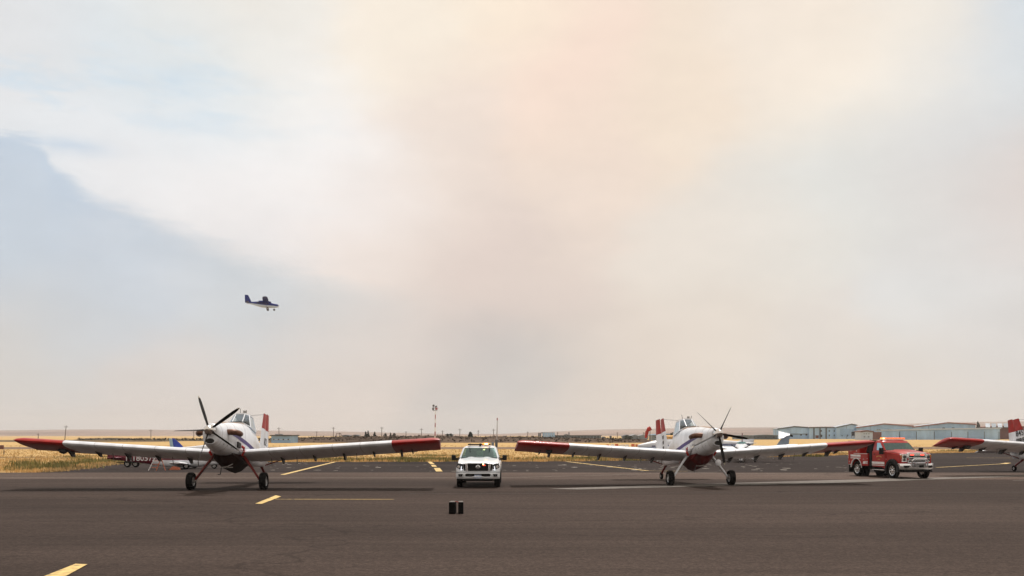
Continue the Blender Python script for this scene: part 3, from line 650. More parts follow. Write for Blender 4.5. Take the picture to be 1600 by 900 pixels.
m_gred = mat('gear_shaded_red', (.13,.010,.008), .45, spec=.3)  # darker copy of the aircraft red, shade put into the colour
m_wing = mat('wing_white', (.72,.755,.81), .36, var=.10, vscale=1.3, coat=.2, stretch=(1.5,.4,1))
def wheel(parent, c, r, w, ax=(1,0,0), rim=m_rim, name='wheel', spokes=6, hubr=.52):
    """a tyre with tread shoulders, and a rim with spokes and hub as its sub-part"""
    h = w/2; ax = Vector(ax).normalized()
    o = MB().lathe([(r*hubr,-h*.72),(r*.80,-h),(r*.93,-h*.92),(r*.99,-h*.6),(r,-h*.3),(r*.985,-h*.28),(r*.985,-h*.22),(r,-h*.2),(r,h*.2),(r*.985,h*.22),(r*.985,h*.28),(r,h*.3),(r*.99,h*.6),(r*.93,h*.92),(r*.80,h),(r*hubr,h*.72)], c, ax, 28, cap0=False, cap1=False).build('tyre', m_tyre, parent)
    mb = MB().lathe([(r*hubr*1.02,-h*.75),(r*hubr*.92,-h*.70),(r*hubr*.86,-h*.2),(r*hubr*.86,h*.2),(r*hubr*.92,h*.70),(r*hubr*1.02,h*.75)], c, ax, 24, cap0=False, cap1=False)
    for s in (-1, 1):
        mb.lathe([(r*.06,s*h*.80),(r*.17,s*h*.72),(r*.19,s*h*.4)], c, ax, 12)
        a = ax.orthogonal().normalized(); b2 = ax.cross(a)
        for k in range(spokes):
            q = 2*math.pi*k/spokes; d = a*math.cos(q)+b2*math.sin(q); tv = ax.cross(d)
            p0 = Vector(c)+ax*s*h*.60
            wv = tv*r*.065
            mb.prism([p0+d*r*.12-wv, p0+d*r*hubr*.95-wv*1.4, p0+d*r*hubr*.95+wv*1.4, p0+d*r*.12+wv], -ax*s*h*.2)
    mb.lathe([(r*hubr*.9,-h*.12),(r*hubr*.9,h*.12)], c, ax, 20, m=1)
    mb.build('rim', [rim, m_dark], o)
    return o

def airfoil(n=13, t=.155):
    up = []; lo = []
    for i in range(n):
        c = (1-math.cos(math.pi*i/(n-1)))/2
        y = 5*t*(.2969*math.sqrt(c)-.126*c-.3516*c*c+.2843*c**3-.1015*c**4)
        cam = .035*4*c*(1-c)
        up.append((c, y+cam)); lo.append((c, -y*.85+cam*.6))
    return up[::-1] + lo[1:-1]

def air_tractor(name, label, loc, rz, scale, prop_ang, leg_m, belly_m, fin_text, side, rud=0., group='fire bombers parked on the apron', text2=None, xred=6.95):
    th = R(9.5); cs, sn = math.cos(th), math.sin(th); z0 = 2.08
    def T(s, x, h): return Vector((x, s*cs + h*sn, z0 - s*sn + h*cs))
    FX = Vector((1,0,0)); FS = Vector((0,cs,-sn)); FH = Vector((0,sn,cs))
    t = thing(name, label, 'aircraft', loc, rz, group, scale)
    tab = [(-2.50,.26,-.30,.26,2.2),(-2.44,.31,-.52,.33,2.2),(-2.25,.36,-.60,.38,2.3),(-1.85,.44,-.66,.44,2.4),(-1.3,.56,-.68,.50,2.5),(-.75,.68,-.70,.56,2.7),
           (.0,.80,-.70,.61,2.9),(.8,.94,-.70,.63,3.0),(1.45,1.03,-.69,.62,3.0),(2.1,1.02,-.67,.60,2.9),(3.0,.98,-.62,.55,2.8),(3.8,.86,-.56,.47,2.7),(5.0,.62,-.44,.34,2.6),(6.2,.42,-.28,.21,2.4),(7.1,.30,-.12,.11,2.2),(7.35,.24,-.04,.05,2)]
    def ring(s, grow=0., k=32):
        tp, bt, hw, n = lerp_tab(tab, s); return [T(s, x, h) for x, h in se(n, hw+grow, (tp+bt)/2, (tp-bt)/2+grow, k, math.pi/k)]
    def surf(s, h, grow=.006):
        tp, bt, hw, n = lerp_tab(tab, s); q = min(1, abs((h-(tp+bt)/2)/((tp-bt)/2))); return (hw+grow)*(1-q**n)**(1/n)
    ss = [-2.50,-2.44,-2.25,-2.05,-1.85,-1.6,-1.3,-1.0,-.75]
    MB().loft([ring(s) for s in ss], cap1=False).build('engine_cowling', m_aw, t)
    ss = [-.748,-.4,0,.4,.8,1.15,1.45,1.8,2.1,2.5,3,3.4,3.8,4.4,5,5.6,6.2,6.7,7.1,7.35]
    MB().loft([ring(s) for s in ss], cap0=False).build('fuselage', m_aw, t)
    # panel joints as thin raised bands
    for s in (-2.2,-1.55,-.745,.55):
        MB().loft([ring(s,.001),ring(s,.004),ring(s+.012,.004),ring(s+.012,.001)],False,False).build('panel_joint', m_rivet if s > -.8 else m_steel, t)
    # bronze anti-glare strip along the top, widening below the windscreen
    rows = []
    for i in range(22):
        s = -2.2+3.8*i/21; tp, bt, hw, n = lerp_tab(tab, s); wd = .17+.17*max(0,(s+1.6)/2.6)**1.1 + (.16*max(0,(s-.7)/.9) if s > .7 else 0)
        row = []
        for j in range(9):
            u = -1+2*j/8; x = u*wd; q = min(.999, abs(x)/hw); h = (tp+bt)/2+((tp-bt)/2)*(1-q**n)**(1/n); row.append(T(s, x, h+.006))
        rows.append(row)
    MB().loft(rows, False, False, closed=False).build('glare_panel', m_or_patch, t)
    for sd in (-1, 1):                                  # swept stripe along each flank
        rows = []
        for i in range(22):
            s = -1.35+4.3*i/21; hc = .10 + .0*s - .045*(s+1.35)*(1 if s > -.2 else .6) ; hw2 = .04+.05*min(1, (s+1.35)/1.2)
            rows.append([T(s, sd*surf(s, hc+q), hc+q) for q in (-hw2, hw2)])
        MB().loft(rows, False, False, closed=False).build('side_stripe', m_purple, t)
    # spinner, intake, exhausts
    MB().lathe([(.235,-.02),(.235,.10),(.215,.24),(.165,.38),(.09,.48),(.02,.515)], T(-2.52,0,0), -FS, 24).build('spinner', m_chrome, t)
    lip = MB(); ov = [T(-2.49, .20*math.cos(a), -.415+.125*math.sin(a)) for a in [2*math.pi*k/20 for k in range(20)]]
    ov2 = [p-FS*.05 for p in ov]; c = T(-2.49,0,-.415)
    lip.loft([ov, [p-FS*.06 for p in ov], [c+(p-c)*.86-FS*.055 for p in ov]], False, False)
    lip.build('intake_lip', m_aw, t); MB().poly([c+(p-c)*.88-FS*.045 for p in ov]).build('intake_mouth', m_dark, t, smooth=False)
    for sd in (-1, 1):
        MB().tube([T(-1.60,sd*.38,.10),T(-1.58,sd*.56,.11),T(-1.50,sd*.74,.11),T(-1.36,sd*.83,.10),T(-1.16,sd*.85,.09)],[.125,.125,.12,.115,.11],14).build('exhaust_stack', m_exh, t)
        MB().lathe([(.085,0),(.085,.01)], T(-1.155,sd*.85,.09), FS, 12).build('exhaust_mouth', m_dark, t)
        MB().prism([T(-.6,sd*surf(-.6,-.2),-.13),T(-.2,sd*surf(-.2,-.2),-.15),T(-.2,sd*surf(-.2,-.3),-.36),T(-.52,sd*surf(-.52,-.3),-.36)], (sd*.05,0,0)).build('air_scoop', m_dark if leg_m is m_ar else m_aw, t, smooth=False)
        if leg_m is not m_ar: MB().lathe([(.17,0),(.15,.06),(.08,.10),(.01,.11)], T(-.1,sd*surf(-.1,-.3)-sd*.01,-.3), (sd,0,0), 14).build('blister', m_aw, t)
        for k in range(5):
            s = -1.9+k*.42; MB().lathe([(.02,0),(.02,.012)], T(s, sd*surf(s,-.44,.0),-.44), (sd,0,-.3), 6).build('drain_hole', m_dark, t, smooth=False)
    # propeller: five feathered blades
    hub = T(-2.72,0,0)
    for k in range(5):
        a = R(prop_ang+72*k); d = FX*math.cos(a)+FH*math.sin(a); e = (-FS).cross(d)
        rings = []
        for r_, ch, tk, pit in ((.20,.11,.09,66),(.32,.14,.06,64),(.55,.19,.038,67),(.9,.205,.028,68),(1.2,.20,.02,70),(1.38,.15,.012,72),(1.47,.06,.006,72)):
            p = R(pit); cd = e*math.cos(p)-FS*math.sin(p); nd = e*math.sin(p)+FS*math.cos(p)
            rings.append([hub+d*r_+cd*ch*u+nd*tk*v for u, v in ((-.5,0),(-.2,.5),(.25,.4),(.5,0),(.25,-.35),(-.2,-.45))])
        b = MB(); b.loft(rings[:6], m=0); b.build('propeller_blade', m_blade, t)
        MB().loft(rings[5:], m=0).build('blade_tip', m_btip, t)
    # canopy
    A = lambda s, x, h: T(s, x, h)
    hb = 1.02
    cf = {}
    for sd in (-1, 1):
        cf[sd] = dict(a=A(1.42,sd*.22,hb+.02), b=A(1.72,sd*.53,hb-.12), c=A(1.95,sd*.20,1.52), d=A(2.15,sd*.34,1.49), e=A(2.75,sd*.53,hb-.20), f=A(2.75,sd*.36,1.49), g=A(3.15,sd*.42,.93), hh=A(3.15,sd*.30,1.36))
    q = cf
    pane = lambda nm, pts: MB().poly(pts).build(nm, m_glass, t, smooth=False)
    pane('windscreen', [q[-1]['a'],q[1]['a'],q[1]['c'],q[-1]['c']])
    for sd in (-1, 1):
        pane('quarter_window', [q[sd]['a'],q[sd]['b'],q[sd]['d'],q[sd]['c']]); pane('side_window', [q[sd]['b'],q[sd]['e'],q[sd]['f'],q[sd]['d']]); pane('rear_window', [q[sd]['e'],q[sd]['g'],q[sd]['hh'],q[sd]['f']])
    roof = MB(); roof.loft([[q[-1]['c']-FH*.01,q[-1]['d']-FH*.02,T(2.15,0,1.50),q[1]['d']-FH*.02,q[1]['c']-FH*.01,T(1.95,0,1.515)],[q[-1]['c']+FH*.05,q[-1]['d']+FH*.045,T(2.15,0,1.60),q[1]['d']+FH*.045,q[1]['c']+FH*.05,T(1.95,0,1.575)]])
    roof.prism([q[-1]['d'],q[-1]['f'],q[-1]['hh'],q[1]['hh'],q[1]['f'],q[1]['d']], FH*.07)
    roof.build('canopy_roof', m_aw, t, smooth=False)
    fr = MB()
    for sd in (-1, 1):
        for u, v in (('a','c'),('b','d'),('e','f'),('a','b'),('b','e'),('c','d'),('d','f'),('g','hh'),('e','g'),('f','hh')): fr.tube([q[sd][u],q[sd][v]],.026,6)
    fr.tube([q[-1]['a'],q[1]['a']],.026,6); fr.tube([q[-1]['c'],q[1]['c']],.03,6); fr.build('canopy_frame', m_aw, t)
    MB().loft([[q[-1]['g']-FH*.3,q[-1]['g'],q[-1]['hh']+FH*.06,q[1]['hh']+FH*.06,q[1]['g'],q[1]['g']-FH*.3],[T(4.7,-.12,.45),T(4.7,-.16,.60),T(4.7,-.09,.74),T(4.7,.09,.74),T(4.7,.16,.60),T(4.7,.12,.45)]]).build('rear_fairing', m_aw, t)
    st = MB(); st.prism([T(2.75,-.24,.75),T(2.75,.24,.75),T(2.85,.2,1.35),T(2.85,-.2,1.35)], FS*.1); st.prism([T(1.65,-.4,.9),T(1.65,.4,.9),T(1.75,.3,1.08),T(1.75,-.3,1.08)], FS*.15); st.build('cockpit_seat', m_seat, t, smooth=False)
    MB().box(T(2.2,.12,1.66),(.12,.12,.14)).build('roof_beacon', m_beacon, t, bevel=.02); MB().tube([T(2.4,-.12,1.55),T(2.45,-.14,1.86)],.012,5).build('whip_aerial', m_letter, t); MB().tube([T(2.1,.22,1.58),T(2.02,.25,1.72)],.02,5).build('mirror_arm', m_beacon, t)
    MB().box(T(1.42,0,1.075),(.5,.05,.035)).tube([T(1.40,-.34,1.07),T(1.46,-.5,.97)],.025,5).tube([T(1.40,.34,1.07),T(1.46,.5,.97)],.025,5).build('wiper', m_letter, t, smooth=False)
    # wings
    af = airfoil(); ch = 2.07; xin, xtip = .55, 9.03; inc = R(3.2); dih = math.tan(R(3.6))
    def wring(x, sd, tipk=0., tks=1.):
        pts = []
        for c, y in af:
            xx = x - tipk*c**1.3
            s = .02 + c*ch*math.cos(inc) + y*ch*math.sin(inc)*0; h = -.52 - c*ch*math.sin(inc) + y*ch*tks + xx*dih
            pts.append(T(s, sd*xx, h))
        return pts
    for sd in (-1, 1):
        nm_w = MB().loft([wring(x, sd) for x in (xin,1.5,3,5,xred)]).build('wing', m_wing, t, ang=50)
        MB().loft([wring(xred+.002, sd, 0), wring(8.0, sd, .0), wring(8.7, sd, .03), wring(8.92, sd, .06,.82), wring(8.99, sd, .08,.5), wring(xtip, sd, .10,.12)]).build('wing_tip', m_ar, t, ang=50)
        for x in (1.75,3.05,4.42,5.6):                      # wing skin joints
            def proud(xx):
                p = wring(xx, sd); c = sum(p, Vector())/len(p); return [c+(q_-c)*1+((q_-c).normalized()*.004) for q_ in p]
            MB().loft([proud(x), proud(x+.022)], False, False).build('skin_joint', m_rivet, t)
        # trailing edge flap and aileron, brackets, nozzles under the wing
        def under(x, c, dn=0.): return T(.02+c*ch, sd*x, -.52-c*ch*math.sin(inc)+x*dih-dn)
        MB().prism([under(.9,.80,-.03),under(4.4,.80,-.03),under(4.4,1.02,.02),under(.9,1.02,.02)], FH*.06).build('flap', m_aw, t, smooth=False)
        MB().prism([under(4.45,.80,-.03),under(7.9,.80,-.03),under(7.9,1.03,.01),under(4.45,1.03,.01)], FH*.05).build('aileron', m_aw, t, smooth=False)
        for x, dn, w in ((2.0,.24,.05),(3.4,.22,.05),(4.7,.26,.07),(6.0,.18,.05),(7.2,.26,.08),(7.7,.14,.04)):
            MB().prism([under(x,.55,.05),under(x,.92,.02),under(x,.98,dn*.8),under(x,.86,dn)], (w*sd,0,0)).build('hinge_bracket', m_letter, t, smooth=False)
        for x in (1.6,2.7,5.3): MB().tube([under(x,.62,.08),under(x,.70,.36)],.018,5).build('spray_nozzle', m_steel, t)
        MB().lathe([(.15,-.25),(.16,0),(.13,.02),(.11,.0)], under(7.35,.45,.12), -FS, 12).build('landing_light', m_letter, t) if sd == -1 and side != 0 else None
        MB().box(T(.35,sd*.66,-.38),(.30,.5,.10)).build('wing_root_fairing', m_ar if True else m_aw, t, bevel=.03)
        MB().tube([T(.1,sd*.60,-.22),T(.04,sd*.70,-.30),T(.0,sd*.72,-.48),T(.05,sd*.64,-.62)],[.05,.06,.06,.05],8).build('root_seal', m_ar, t)
    # fire gate under the belly
    MB().loft([[T(s,x,h) for x,h in ((-w,-.60),(-w,-.60-d*.35),(-w*.45,-.60-d*.85),(0,-.60-d),(w*.45,-.60-d*.85),(w,-.60-d*.35),(w,-.60))] for s,w,d in ((-.55,.40,.12),(-.2,.50,.46),(.3,.55,.60),(1.5,.55,.60),(2.1,.46,.34),(2.6,.36,.10))]).build('belly_gate', belly_m, t, ang=25)
    MB().box(T(.1,0,-1.12),(.5,.05,.04)).tube([T(-.1,.3,-1.0),T(-.2,.12,-1.12),T(-.1,-.2,-1.15)],.02,5).build('gate_linkage', m_steel, t)
    MB().tube([T(.2,-.25,-1.1),T(.25,-.3,-1.40)],.02,5).tube([T(.25,-.3,-1.40),T(.1,-.36,-1.42)],.02,5).build('drain_pipe', m_letter, t)
    # landing gear
    for sd in (-1, 1):
        MB().tube([(sd*.42,.30,1.52),(sd*.66,.20,1.40),(sd*1.0,.10,.95),(sd*1.34,.0,.46),(sd*1.38,0,.37)],[.10,.085,.07,.06,.06],10,flat=.7).build('gear_leg', m_gred if leg_m is m_ar else leg_m, t)
        MB().tube([(sd*1.34,.06,.40),(sd*.98,.22,.92),(sd*.70,.40,1.30)],.018,5).build('brake_line', m_steel, t)
        MB().tube([(sd*1.30,0,.37),(sd*1.56,0,.37)],.06,8).build('axle', m_steel, t)
        wheel(t, (sd*1.535,0,.37), .37, .29)
        if leg_m is not m_ar and sd == 1: MB().lathe([(.16,0),(.15,.05),(.05,.09)], (.86,-.04,1.12), (0,-1,0), 14).build('taxi_light', m_aw, t); 
    tw = T(6.75,0,-.25)
    MB().tube([T(6.2,0,-.22), (0,6.9,.42), (0,7.05,.20)],[.07,.06,.05],8).build('tail_leg', m_gred, t)
    wheel(t, (0,7.08,.19), .19, .13, hubr=.45)
    # tail
    for sd in (-1, 1):
        rr = [[T(6.15+c*cl+sw, sd*x, .32+y*cl*.7) for c, y in af] for x, cl, sw in ((.08,1.25,0),(1.6,1.15,.12),(2.6,1.0,.22),(2.78,.7,.36))]
        MB().loft(rr).build('tailplane', m_aw, t, ang=50)
        MB().tube([T(6.6,sd*.1,-.15),T(6.7,sd*1.3,.28)],.03,6).build('tail_strut', m_gred, t)
    def fin(nm, m, s0b, s1b, s0t, s1t, hb_, ht, wb, wt, ang=0., piv=None):
        pts = []
        for (s0, s1, h, w) in ((s0b,s1b,hb_,wb),(s0t,s1t,ht,wt)):
            r_ = [(s0,0),(s0+(s1-s0)*.25,w),(s0+(s1-s0)*.7,w),(s1,w*.4),(s1,-w*.4),(s0+(s1-s0)*.7,-w),(s0+(s1-s0)*.25,-w)]
            if ang: r_ = [(piv+(a-piv)*math.cos(ang)-b*math.sin(ang), (a-piv)*math.sin(ang)+b*math.cos(ang)) for a, b in r_]
            pts.append([T(a, b, h) for a, b in r_])
        return MB().loft(pts).build(nm, m, t)
    hm = 1.62
    fl = lambda h: 5.55+(h-.3)*.38; fh_ = lambda h: 6.72+(h-.3)*.10; rt = lambda h: 7.50-(h-.3)*.03
    fin('fin', m_aw, fl(.3), fh_(.3), fl(hm), fh_(hm), .3, hm, .07, .055)
    fin('fin_cap', m_ar, fl(hm), fh_(hm), fl(2.38), fh_(2.38), hm+.002, 2.40, .055, .035)
    fin('rudder', m_aw, fh_(.12)+.03, rt(.1), fh_(hm)+.03, rt(hm), .12, hm, .055, .045, rud, 6.78)
    fin('rudder_cap', m_ar, fh_(hm)+.03, rt(hm), fh_(2.38)+.03, rt(2.42), hm+.002, 2.46, .045, .03, rud, 6.78)
    MB().tube([T(2.6,0,1.56),T(6.7,0,2.40)],.008,4).build('aerial_wire', m_letter, t)
    # fin lettering
    for sd in ((-1, 1) if side == 0 else (side,)):
        yd = FH; xd = FS*sd
        if fin_text: text('fin_number', fin_text, .52, m_letter, t, T(6.30 if text2 else 6.62, sd*.085, 1.42 if text2 else .98), xd, yd, bold=.004)
        if text2: text('fin_word', text2, .44, m_letter, t, T(6.30, sd*.09, .93), xd, yd, bold=.012)
        if not fin_text:
            for k in range(3): MB().prism([T(6.25+.0*k,sd*.078,1.42-k*.30),T(6.5,sd*.078,1.40-k*.30),T(6.46,sd*.078,1.22-k*.30),T(6.28,sd*.078,1.25-k*.30)],(sd*.006,0,0)).build('fin_mark', m_letter, t, smooth=False)
    return t

air_tractor('fire_bomber', 'white and red single-propeller fire bomber with red gear legs, left of the white pickup', (-12.08, 42.25, ZA), R(1.0), 1.0, 109.5, m_ar, m_belly, '82', 1)
air_tractor('fire_bomber', 'white and red fire bomber with white gear legs, between the pickup and the red truck', (8.72, 46.0, ZA), R(7), .945, 62.0, m_aw, m_bellyr, '', -1, R(-13), xred=6.5)
air_tractor('fire_bomber', 'partly visible fire bomber with tail number 845, cut off by the right edge', (33.5, 57.2, ZA), R(9), 1.0, 80, m_ar, m_bellyr, '845', -1, text2='FIRE')
# ------------------------------------------------------------------ white pickup, seen from the front
m_tw = mat('truck_white', (.73,.78,.83), .25, var=.03, vscale=1.5, coat=.6)
m_blk = mat('black_plastic', (.009,.009,.0095), .6, spec=.2)
m_gr = mat('grille_black', (.006,.006,.0065), .5, spec=.2)
m_chr = mat('chrome', (.82,.85,.89), .14, metal=.88, var=.03)
m_lamp = mat('headlamp_glass', (.07,.08,.09), .1, metal=.2)
m_drl = mat('running_light', (.9,.92,.95), .2, emit=((.85,.93,1), .8))
m_amber = mat('amber_lamp', (.8,.25,.03), .3, emit=((1,.24,.03), 2.6))
m_ambhot = mat('amber_lamp_and_reflection', (1,.7,.3), .3, emit=((1,.62,.25), 6.))
m_redlamp = mat('red_lamp', (.7,.05,.04), .3, emit=((1,.10,.06), 1.6))
m_plate = mat('plate_blue_white', (.42,.50,.66), .4, var=.3, vscale=14)
m_int = mat('cab_interior', (.05,.05,.05), .8)
m_wglass = glassmat('truck_glass', (.16,.30,.28), .4)
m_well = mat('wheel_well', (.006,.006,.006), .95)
def rr(hw, zb, zt, y, n=4.5, k=28): return [(x, y, z) for x, z in se(n, hw, (zb+zt)/2, (zt-zb)/2, k, math.pi/k)]
D0 = 43.75
t = thing('pickup_truck', 'white pickup truck with lit amber roof lights, facing the camera between two fire bombers', 'pickup truck', (X(746.8,D0), D0, ZA), R(0))
MB().loft([rr(.93,.50,.80,.04),rr(.965,.46,.98,.10),rr(.975,.45,1.06,.25),rr(.98,.45,1.12,.7),rr(.985,.45,1.19,1.5),rr(.985,.45,1.22,2.4),rr(.985,.45,1.22,5.6),rr(.96,.5,1.2,5.75)]).build('body', m_tw, t)
# hood: crowned panel
hs = []
for y, z, w in ((.12,1.02,.86),(.22,1.075,.88),(.45,1.115,.89),(.9,1.175,.90),(1.35,1.235,.89),(1.62,1.27,.86)):
    hs.append([(w*u, y-.06*(1-u*u), z+.055*(1-abs(u)**3)+(.018 if .35 < abs(u) < .6 else 0)) for u in [-1+2*i/16 for i in range(17)]])
MB().loft(hs, False, False, closed=False).build('hood', m_tw, t)
MB().prism([(-.86,.10,.72),(.86,.10,.72),(.86,.10,1.05),(-.86,.10,1.05)],(0,.12,0)).build('fascia', m_tw, t, bevel=.03)
# grille with bright slats either side
MB().prism([(-.475,.015,1.085),(.475,.015,1.085),(.435,.015,.745),(-.435,.015,.745)],(0,.09,0)).build('grille', m_gr, t, bevel=.015)
for i in range(5): MB().box((0,.012,.80+i*.055),(.84+i*.012,.02,.012)).build('grille_bar', m_blk, t, smooth=False)
for s in (-1,1):
    MB().prism([(s*.47,.0,1.085),(s*.56,.01,1.085),(s*.525,.01,.73),(s*.43,.0,.73)],(0,.08,0)).build('grille_surround', m_chr, t, bevel=.012)
    MB().prism([(s*.575,.015,1.06),(s*.645,.02,1.06),(s*.605,.02,.76),(s*.545,.015,.76)],(0,.08,0)).build('grille_slot', m_gr, t, smooth=False)
    h = MB().prism([(s*.65,.015,1.05),(s*.90,.07,1.09),(s*.955,.11,.95),(s*.93,.09,.80),(s*.70,.02,.755),(s*.64,.015,.85)],(0,.10,0)).build('headlight', m_lamp, t, bevel=.012)
    MB().prism([(s*.655,.004,.80),(s*.745,.012,.765),(s*.77,.02,.79),(s*.74,.012,.95),(s*.705,.008,.96),(s*.72,.01,.83)],(0,.02,0)).build('lamp_strip', m_drl, h, smooth=False)
    MB().lathe([(.06,0),(.06,.02)],(s*.85,.05,.94),(0,-1,0),14).build('lamp_lens', m_chr, h)
MB().prism([(-.47,.0,.735),(.47,.0,.735),(.47,.0,.71),(-.47,.0,.71)],(0,.08,0)).build('grille_trim', m_chr, t, bevel=.008)
MB().lathe([(.088,0),(.088,.03),(.066,.034),(.066,0)],(0,.0,.925),(0,-1,0),26,cap0=False,cap1=False).build('emblem_ring', m_chr, t)
MB().box((0,-.025,.925),(.21,.03,.036)).build('emblem_bar', m_chr, t, bevel=.006)
# bumper
bp = []
for u in [-1+2*i/18 for i in range(19)]:
    y = -.10+.16*abs(u)**3; bp.append([(u*.965,y+.2,.69),(u*.965,y,.685),(u*.97,y-.015,.60),(u*.97,y,.47),(u*.95,y+.06,.40),(u*.95,y+.25,.40)])
MB().loft(bp).build('front_bumper', m_tw, t, bevel=.01)
MB().prism([(-.97,-.005,.705),(.97,-.005,.705),(.97,-.005,.69),(-.97,-.005,.69)],(0,.1,0)).build('bumper_seam', mat('seam_shadow_blue',(.06,.09,.16),.4), t, smooth=False)  # bumper seam, its blue shadow put into the strip's colour
MB().prism([(-.56,-.125,.60),(-.50,-.125,.635),(.50,-.125,.635),(.56,-.125,.60),(.54,-.125,.50),(.30,-.125,.475),(-.30,-.125,.475),(-.54,-.125,.50)],(0,.05,0)).build('lower_grille', m_gr, t, smooth=False)
MB().tube([(-.56,-.13,.485),(-.30,-.14,.475),(-.16,-.14,.50),(.16,-.14,.50),(.30,-.14,.475),(.56,-.13,.485)],.022,6).build('grille_bead', m_tw, t)
for s in (-1,1):
    f = MB().prism([(s*.66,-.105,.615),(s*.86,-.05,.615),(s*.85,-.05,.505),(s*.70,-.10,.505)],(0,.06,0)).build('fog_light_bezel', m_gr, t, smooth=False)
    MB().lathe([(.04,0),(.04,.03)],(s*.77,-.07,.56),(0,-1,0),12).build('fog_lamp', m_lamp, f)
MB().box((0,-.135,.505),(.30,.03,.155)).build('licence_plate', m_plate, t, bevel=.006)
MB().prism([(-.70,.02,.40),(.70,.02,.40),(.60,.02,.31),(-.60,.02,.31)],(0,.5,0)).build('skid_plate', m_blk, t, smooth=False)
MB().box((0,1.0,.30),(1.5,.12,.10)).build('front_axle', mat('axle_rust',(.20,.14,.11),.7), t, bevel=.02)
# cab
CT = [(1.20,1.52,4.1,.90),(1.30,1.60,4.08,.885),(1.62,2.05,3.98,.80),(1.74,2.25,3.9,.745),(1.81,2.55,3.8,.66),(1.835,2.8,3.6,.52)]
rings = []
for z, y0, y1, hw in CT:
    rc = .16; rings.append([(-hw,y0+rc*1.4,z),(-hw+.06,y0+rc*.5,z),(-hw*.6,y0+.02,z),(0,y0-.05,z),(hw*.6,y0+.02,z),(hw-.06,y0+rc*.5,z),(hw,y0+rc*1.4,z),(hw,y1-.1,z),(hw-.08,y1,z),(-hw+.08,y1,z),(-hw,y1-.1,z)])
cabm = MB()
pill = mat('truck_white', (.78,.79,.80))
cabm.loft(rings[3:], cap0=True).build('cab_roof', m_tw, t)
def rp(i, j): return Vector(rings[i][j])
MB().loft([rings[0],rings[1]], cap0=False, cap1=False).build('cowl', m_tw, t)
ws = MB(); 
rows = [[rp(1,j)*(1-f)+rp(3,j)*f for j in range(1,6)] for f in (0,.5,1)]
ws.loft(rows, False, False, closed=False).build('windscreen', m_wglass, t)
for s, js in ((-1,(0,10)),(1,(6,7))):
    a,b,c,d = rp(1,js[0]),rp(1,js[1]),rp(3,js[1]),rp(3,js[0])
    MB().poly([a,b,c,d]).build('side_glass', m_wglass, t, smooth=False)
    o = Vector((s*.01,0,0)); j0 = 1 if s < 0 else 5
    MB().prism([rp(1,j0)+o*0,rp(1,js[0])+o,rp(3,js[0])+o,rp(3,j0)+o*0],(s*.01,-.02,.0)).build('a_pillar', m_tw, t, smooth=False)
    MB().prism([rp(1,js[1])-Vector((0,.5,0))+o,rp(1,js[1])+o,rp(3,js[1])+o,rp(3,js[1])-Vector((0,.3,0))+o],(s*.012,0,0)).build('rear_pillar', m_tw, t, smooth=False)
MB().poly([rp(1,8),rp(1,9),rp(3,9),rp(3,8)]).build('rear_glass', m_wglass, t, smooth=False)
MB().box((0,1.86,1.20),(1.5,.5,.10)).build('dashboard', m_int, t, bevel=.03)
for s in (-1,1): MB().box((s*.40,2.75,1.30),(.5,.16,.66)).box((s*.40,2.75,1.66),(.26,.10,.17)).build('seat', m_int, t, bevel=.04)
MB().lathe([(.19,0),(.19,.03),(.16,.03),(.16,0)],(.40,2.12,1.27),(0,-1,.5),18,cap0=False,cap1=False).build('steering_wheel', m_int, t)
MB().box((0,2.12,1.64),(.24,.04,.07)).build('rear_view_mirror', m_blk, t, bevel=.015)
MB().tube([(-.82,1.50,1.285),(0,1.44,1.30),(.82,1.50,1.285)],.022,6).build('wiper_cowl', m_blk, t)
for s in (-1,1):
    MB().tube([(s*.90,1.72,1.28),(s*1.06,1.64,1.26)],.035,6).tube([(s*.90,1.72,1.20),(s*1.06,1.66,1.20)],.03,6).build('mirror_arm', m_blk, t)
    MB().box((s*1.16,1.64,1.30),(.20,.12,.24)).build('wing_mirror', m_blk, t, bevel=.03)
    wheel(t, (s*.84,1.02,.385), .385, .27); wheel(t, (s*.84,4.6,.385), .385, .27)
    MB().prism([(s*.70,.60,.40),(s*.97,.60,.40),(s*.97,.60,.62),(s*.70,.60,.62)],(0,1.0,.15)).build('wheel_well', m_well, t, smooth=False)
    MB().box((s*.48,2.95,1.90),(.035,1.7,.05)).build('roof_rail', m_blk, t, bevel=.01)
# roof lamps
MB().box((-.05,2.75,1.885),(1.02,.26,.055)).build('lightbar_base', m_blk, t, bevel=.015)
lb = MB().box((.27,2.72,1.915),(.30,.22,.075)).build('amber_lightbar', m_amber, t, bevel=.03)
MB().box((.30,2.58,1.915),(.16,.03,.055)).build('lamp_core', m_ambhot, lb, bevel=.01)
MB().box((.02,2.50,1.875),(.085,.12,.13)).build('roof_aerial', m_blk, t, bevel=.02)
MB().box((.205,2.20,1.655),(.10,.04,.06)).build('strobe_reflection', m_ambhot, t, bevel=.015)  # glowing block stands for the strobe's reflection in the windscreen
MB().lathe([(.032,0),(.032,.03)],(.235,.0,1.045),(0,-1,.1),12).build('grille_strobe', m_ambhot, t)
MB().box((.27,.01,1.0),(.12,.015,.04)).build('grille_strobe_lens', m_redlamp, t, bevel=.01)

# ------------------------------------------------------------------ red fire truck
m_fr = mat('fire_red', (.34,.012,.010), .32, var=.08, vscale=2, coat=.12, spec=.35)
m_refl = mat('reflective_white', (.70,.70,.71), .4, var=.06)
m_gold = mat('gold_leaf', (.55,.36,.08), .4)
m_flare = mat('grey_black_flare', (.018,.017,.019), .7, spec=.2)
m_alu = mat('polished_alu', (.70,.71,.73), .22, metal=1.)
ph = R(12)
t = thing('fire_truck', 'red fire truck with lit roof lights and chrome bumper beside a red wing tip', 'fire truck', (21.3, 53.5, ZA), ph)
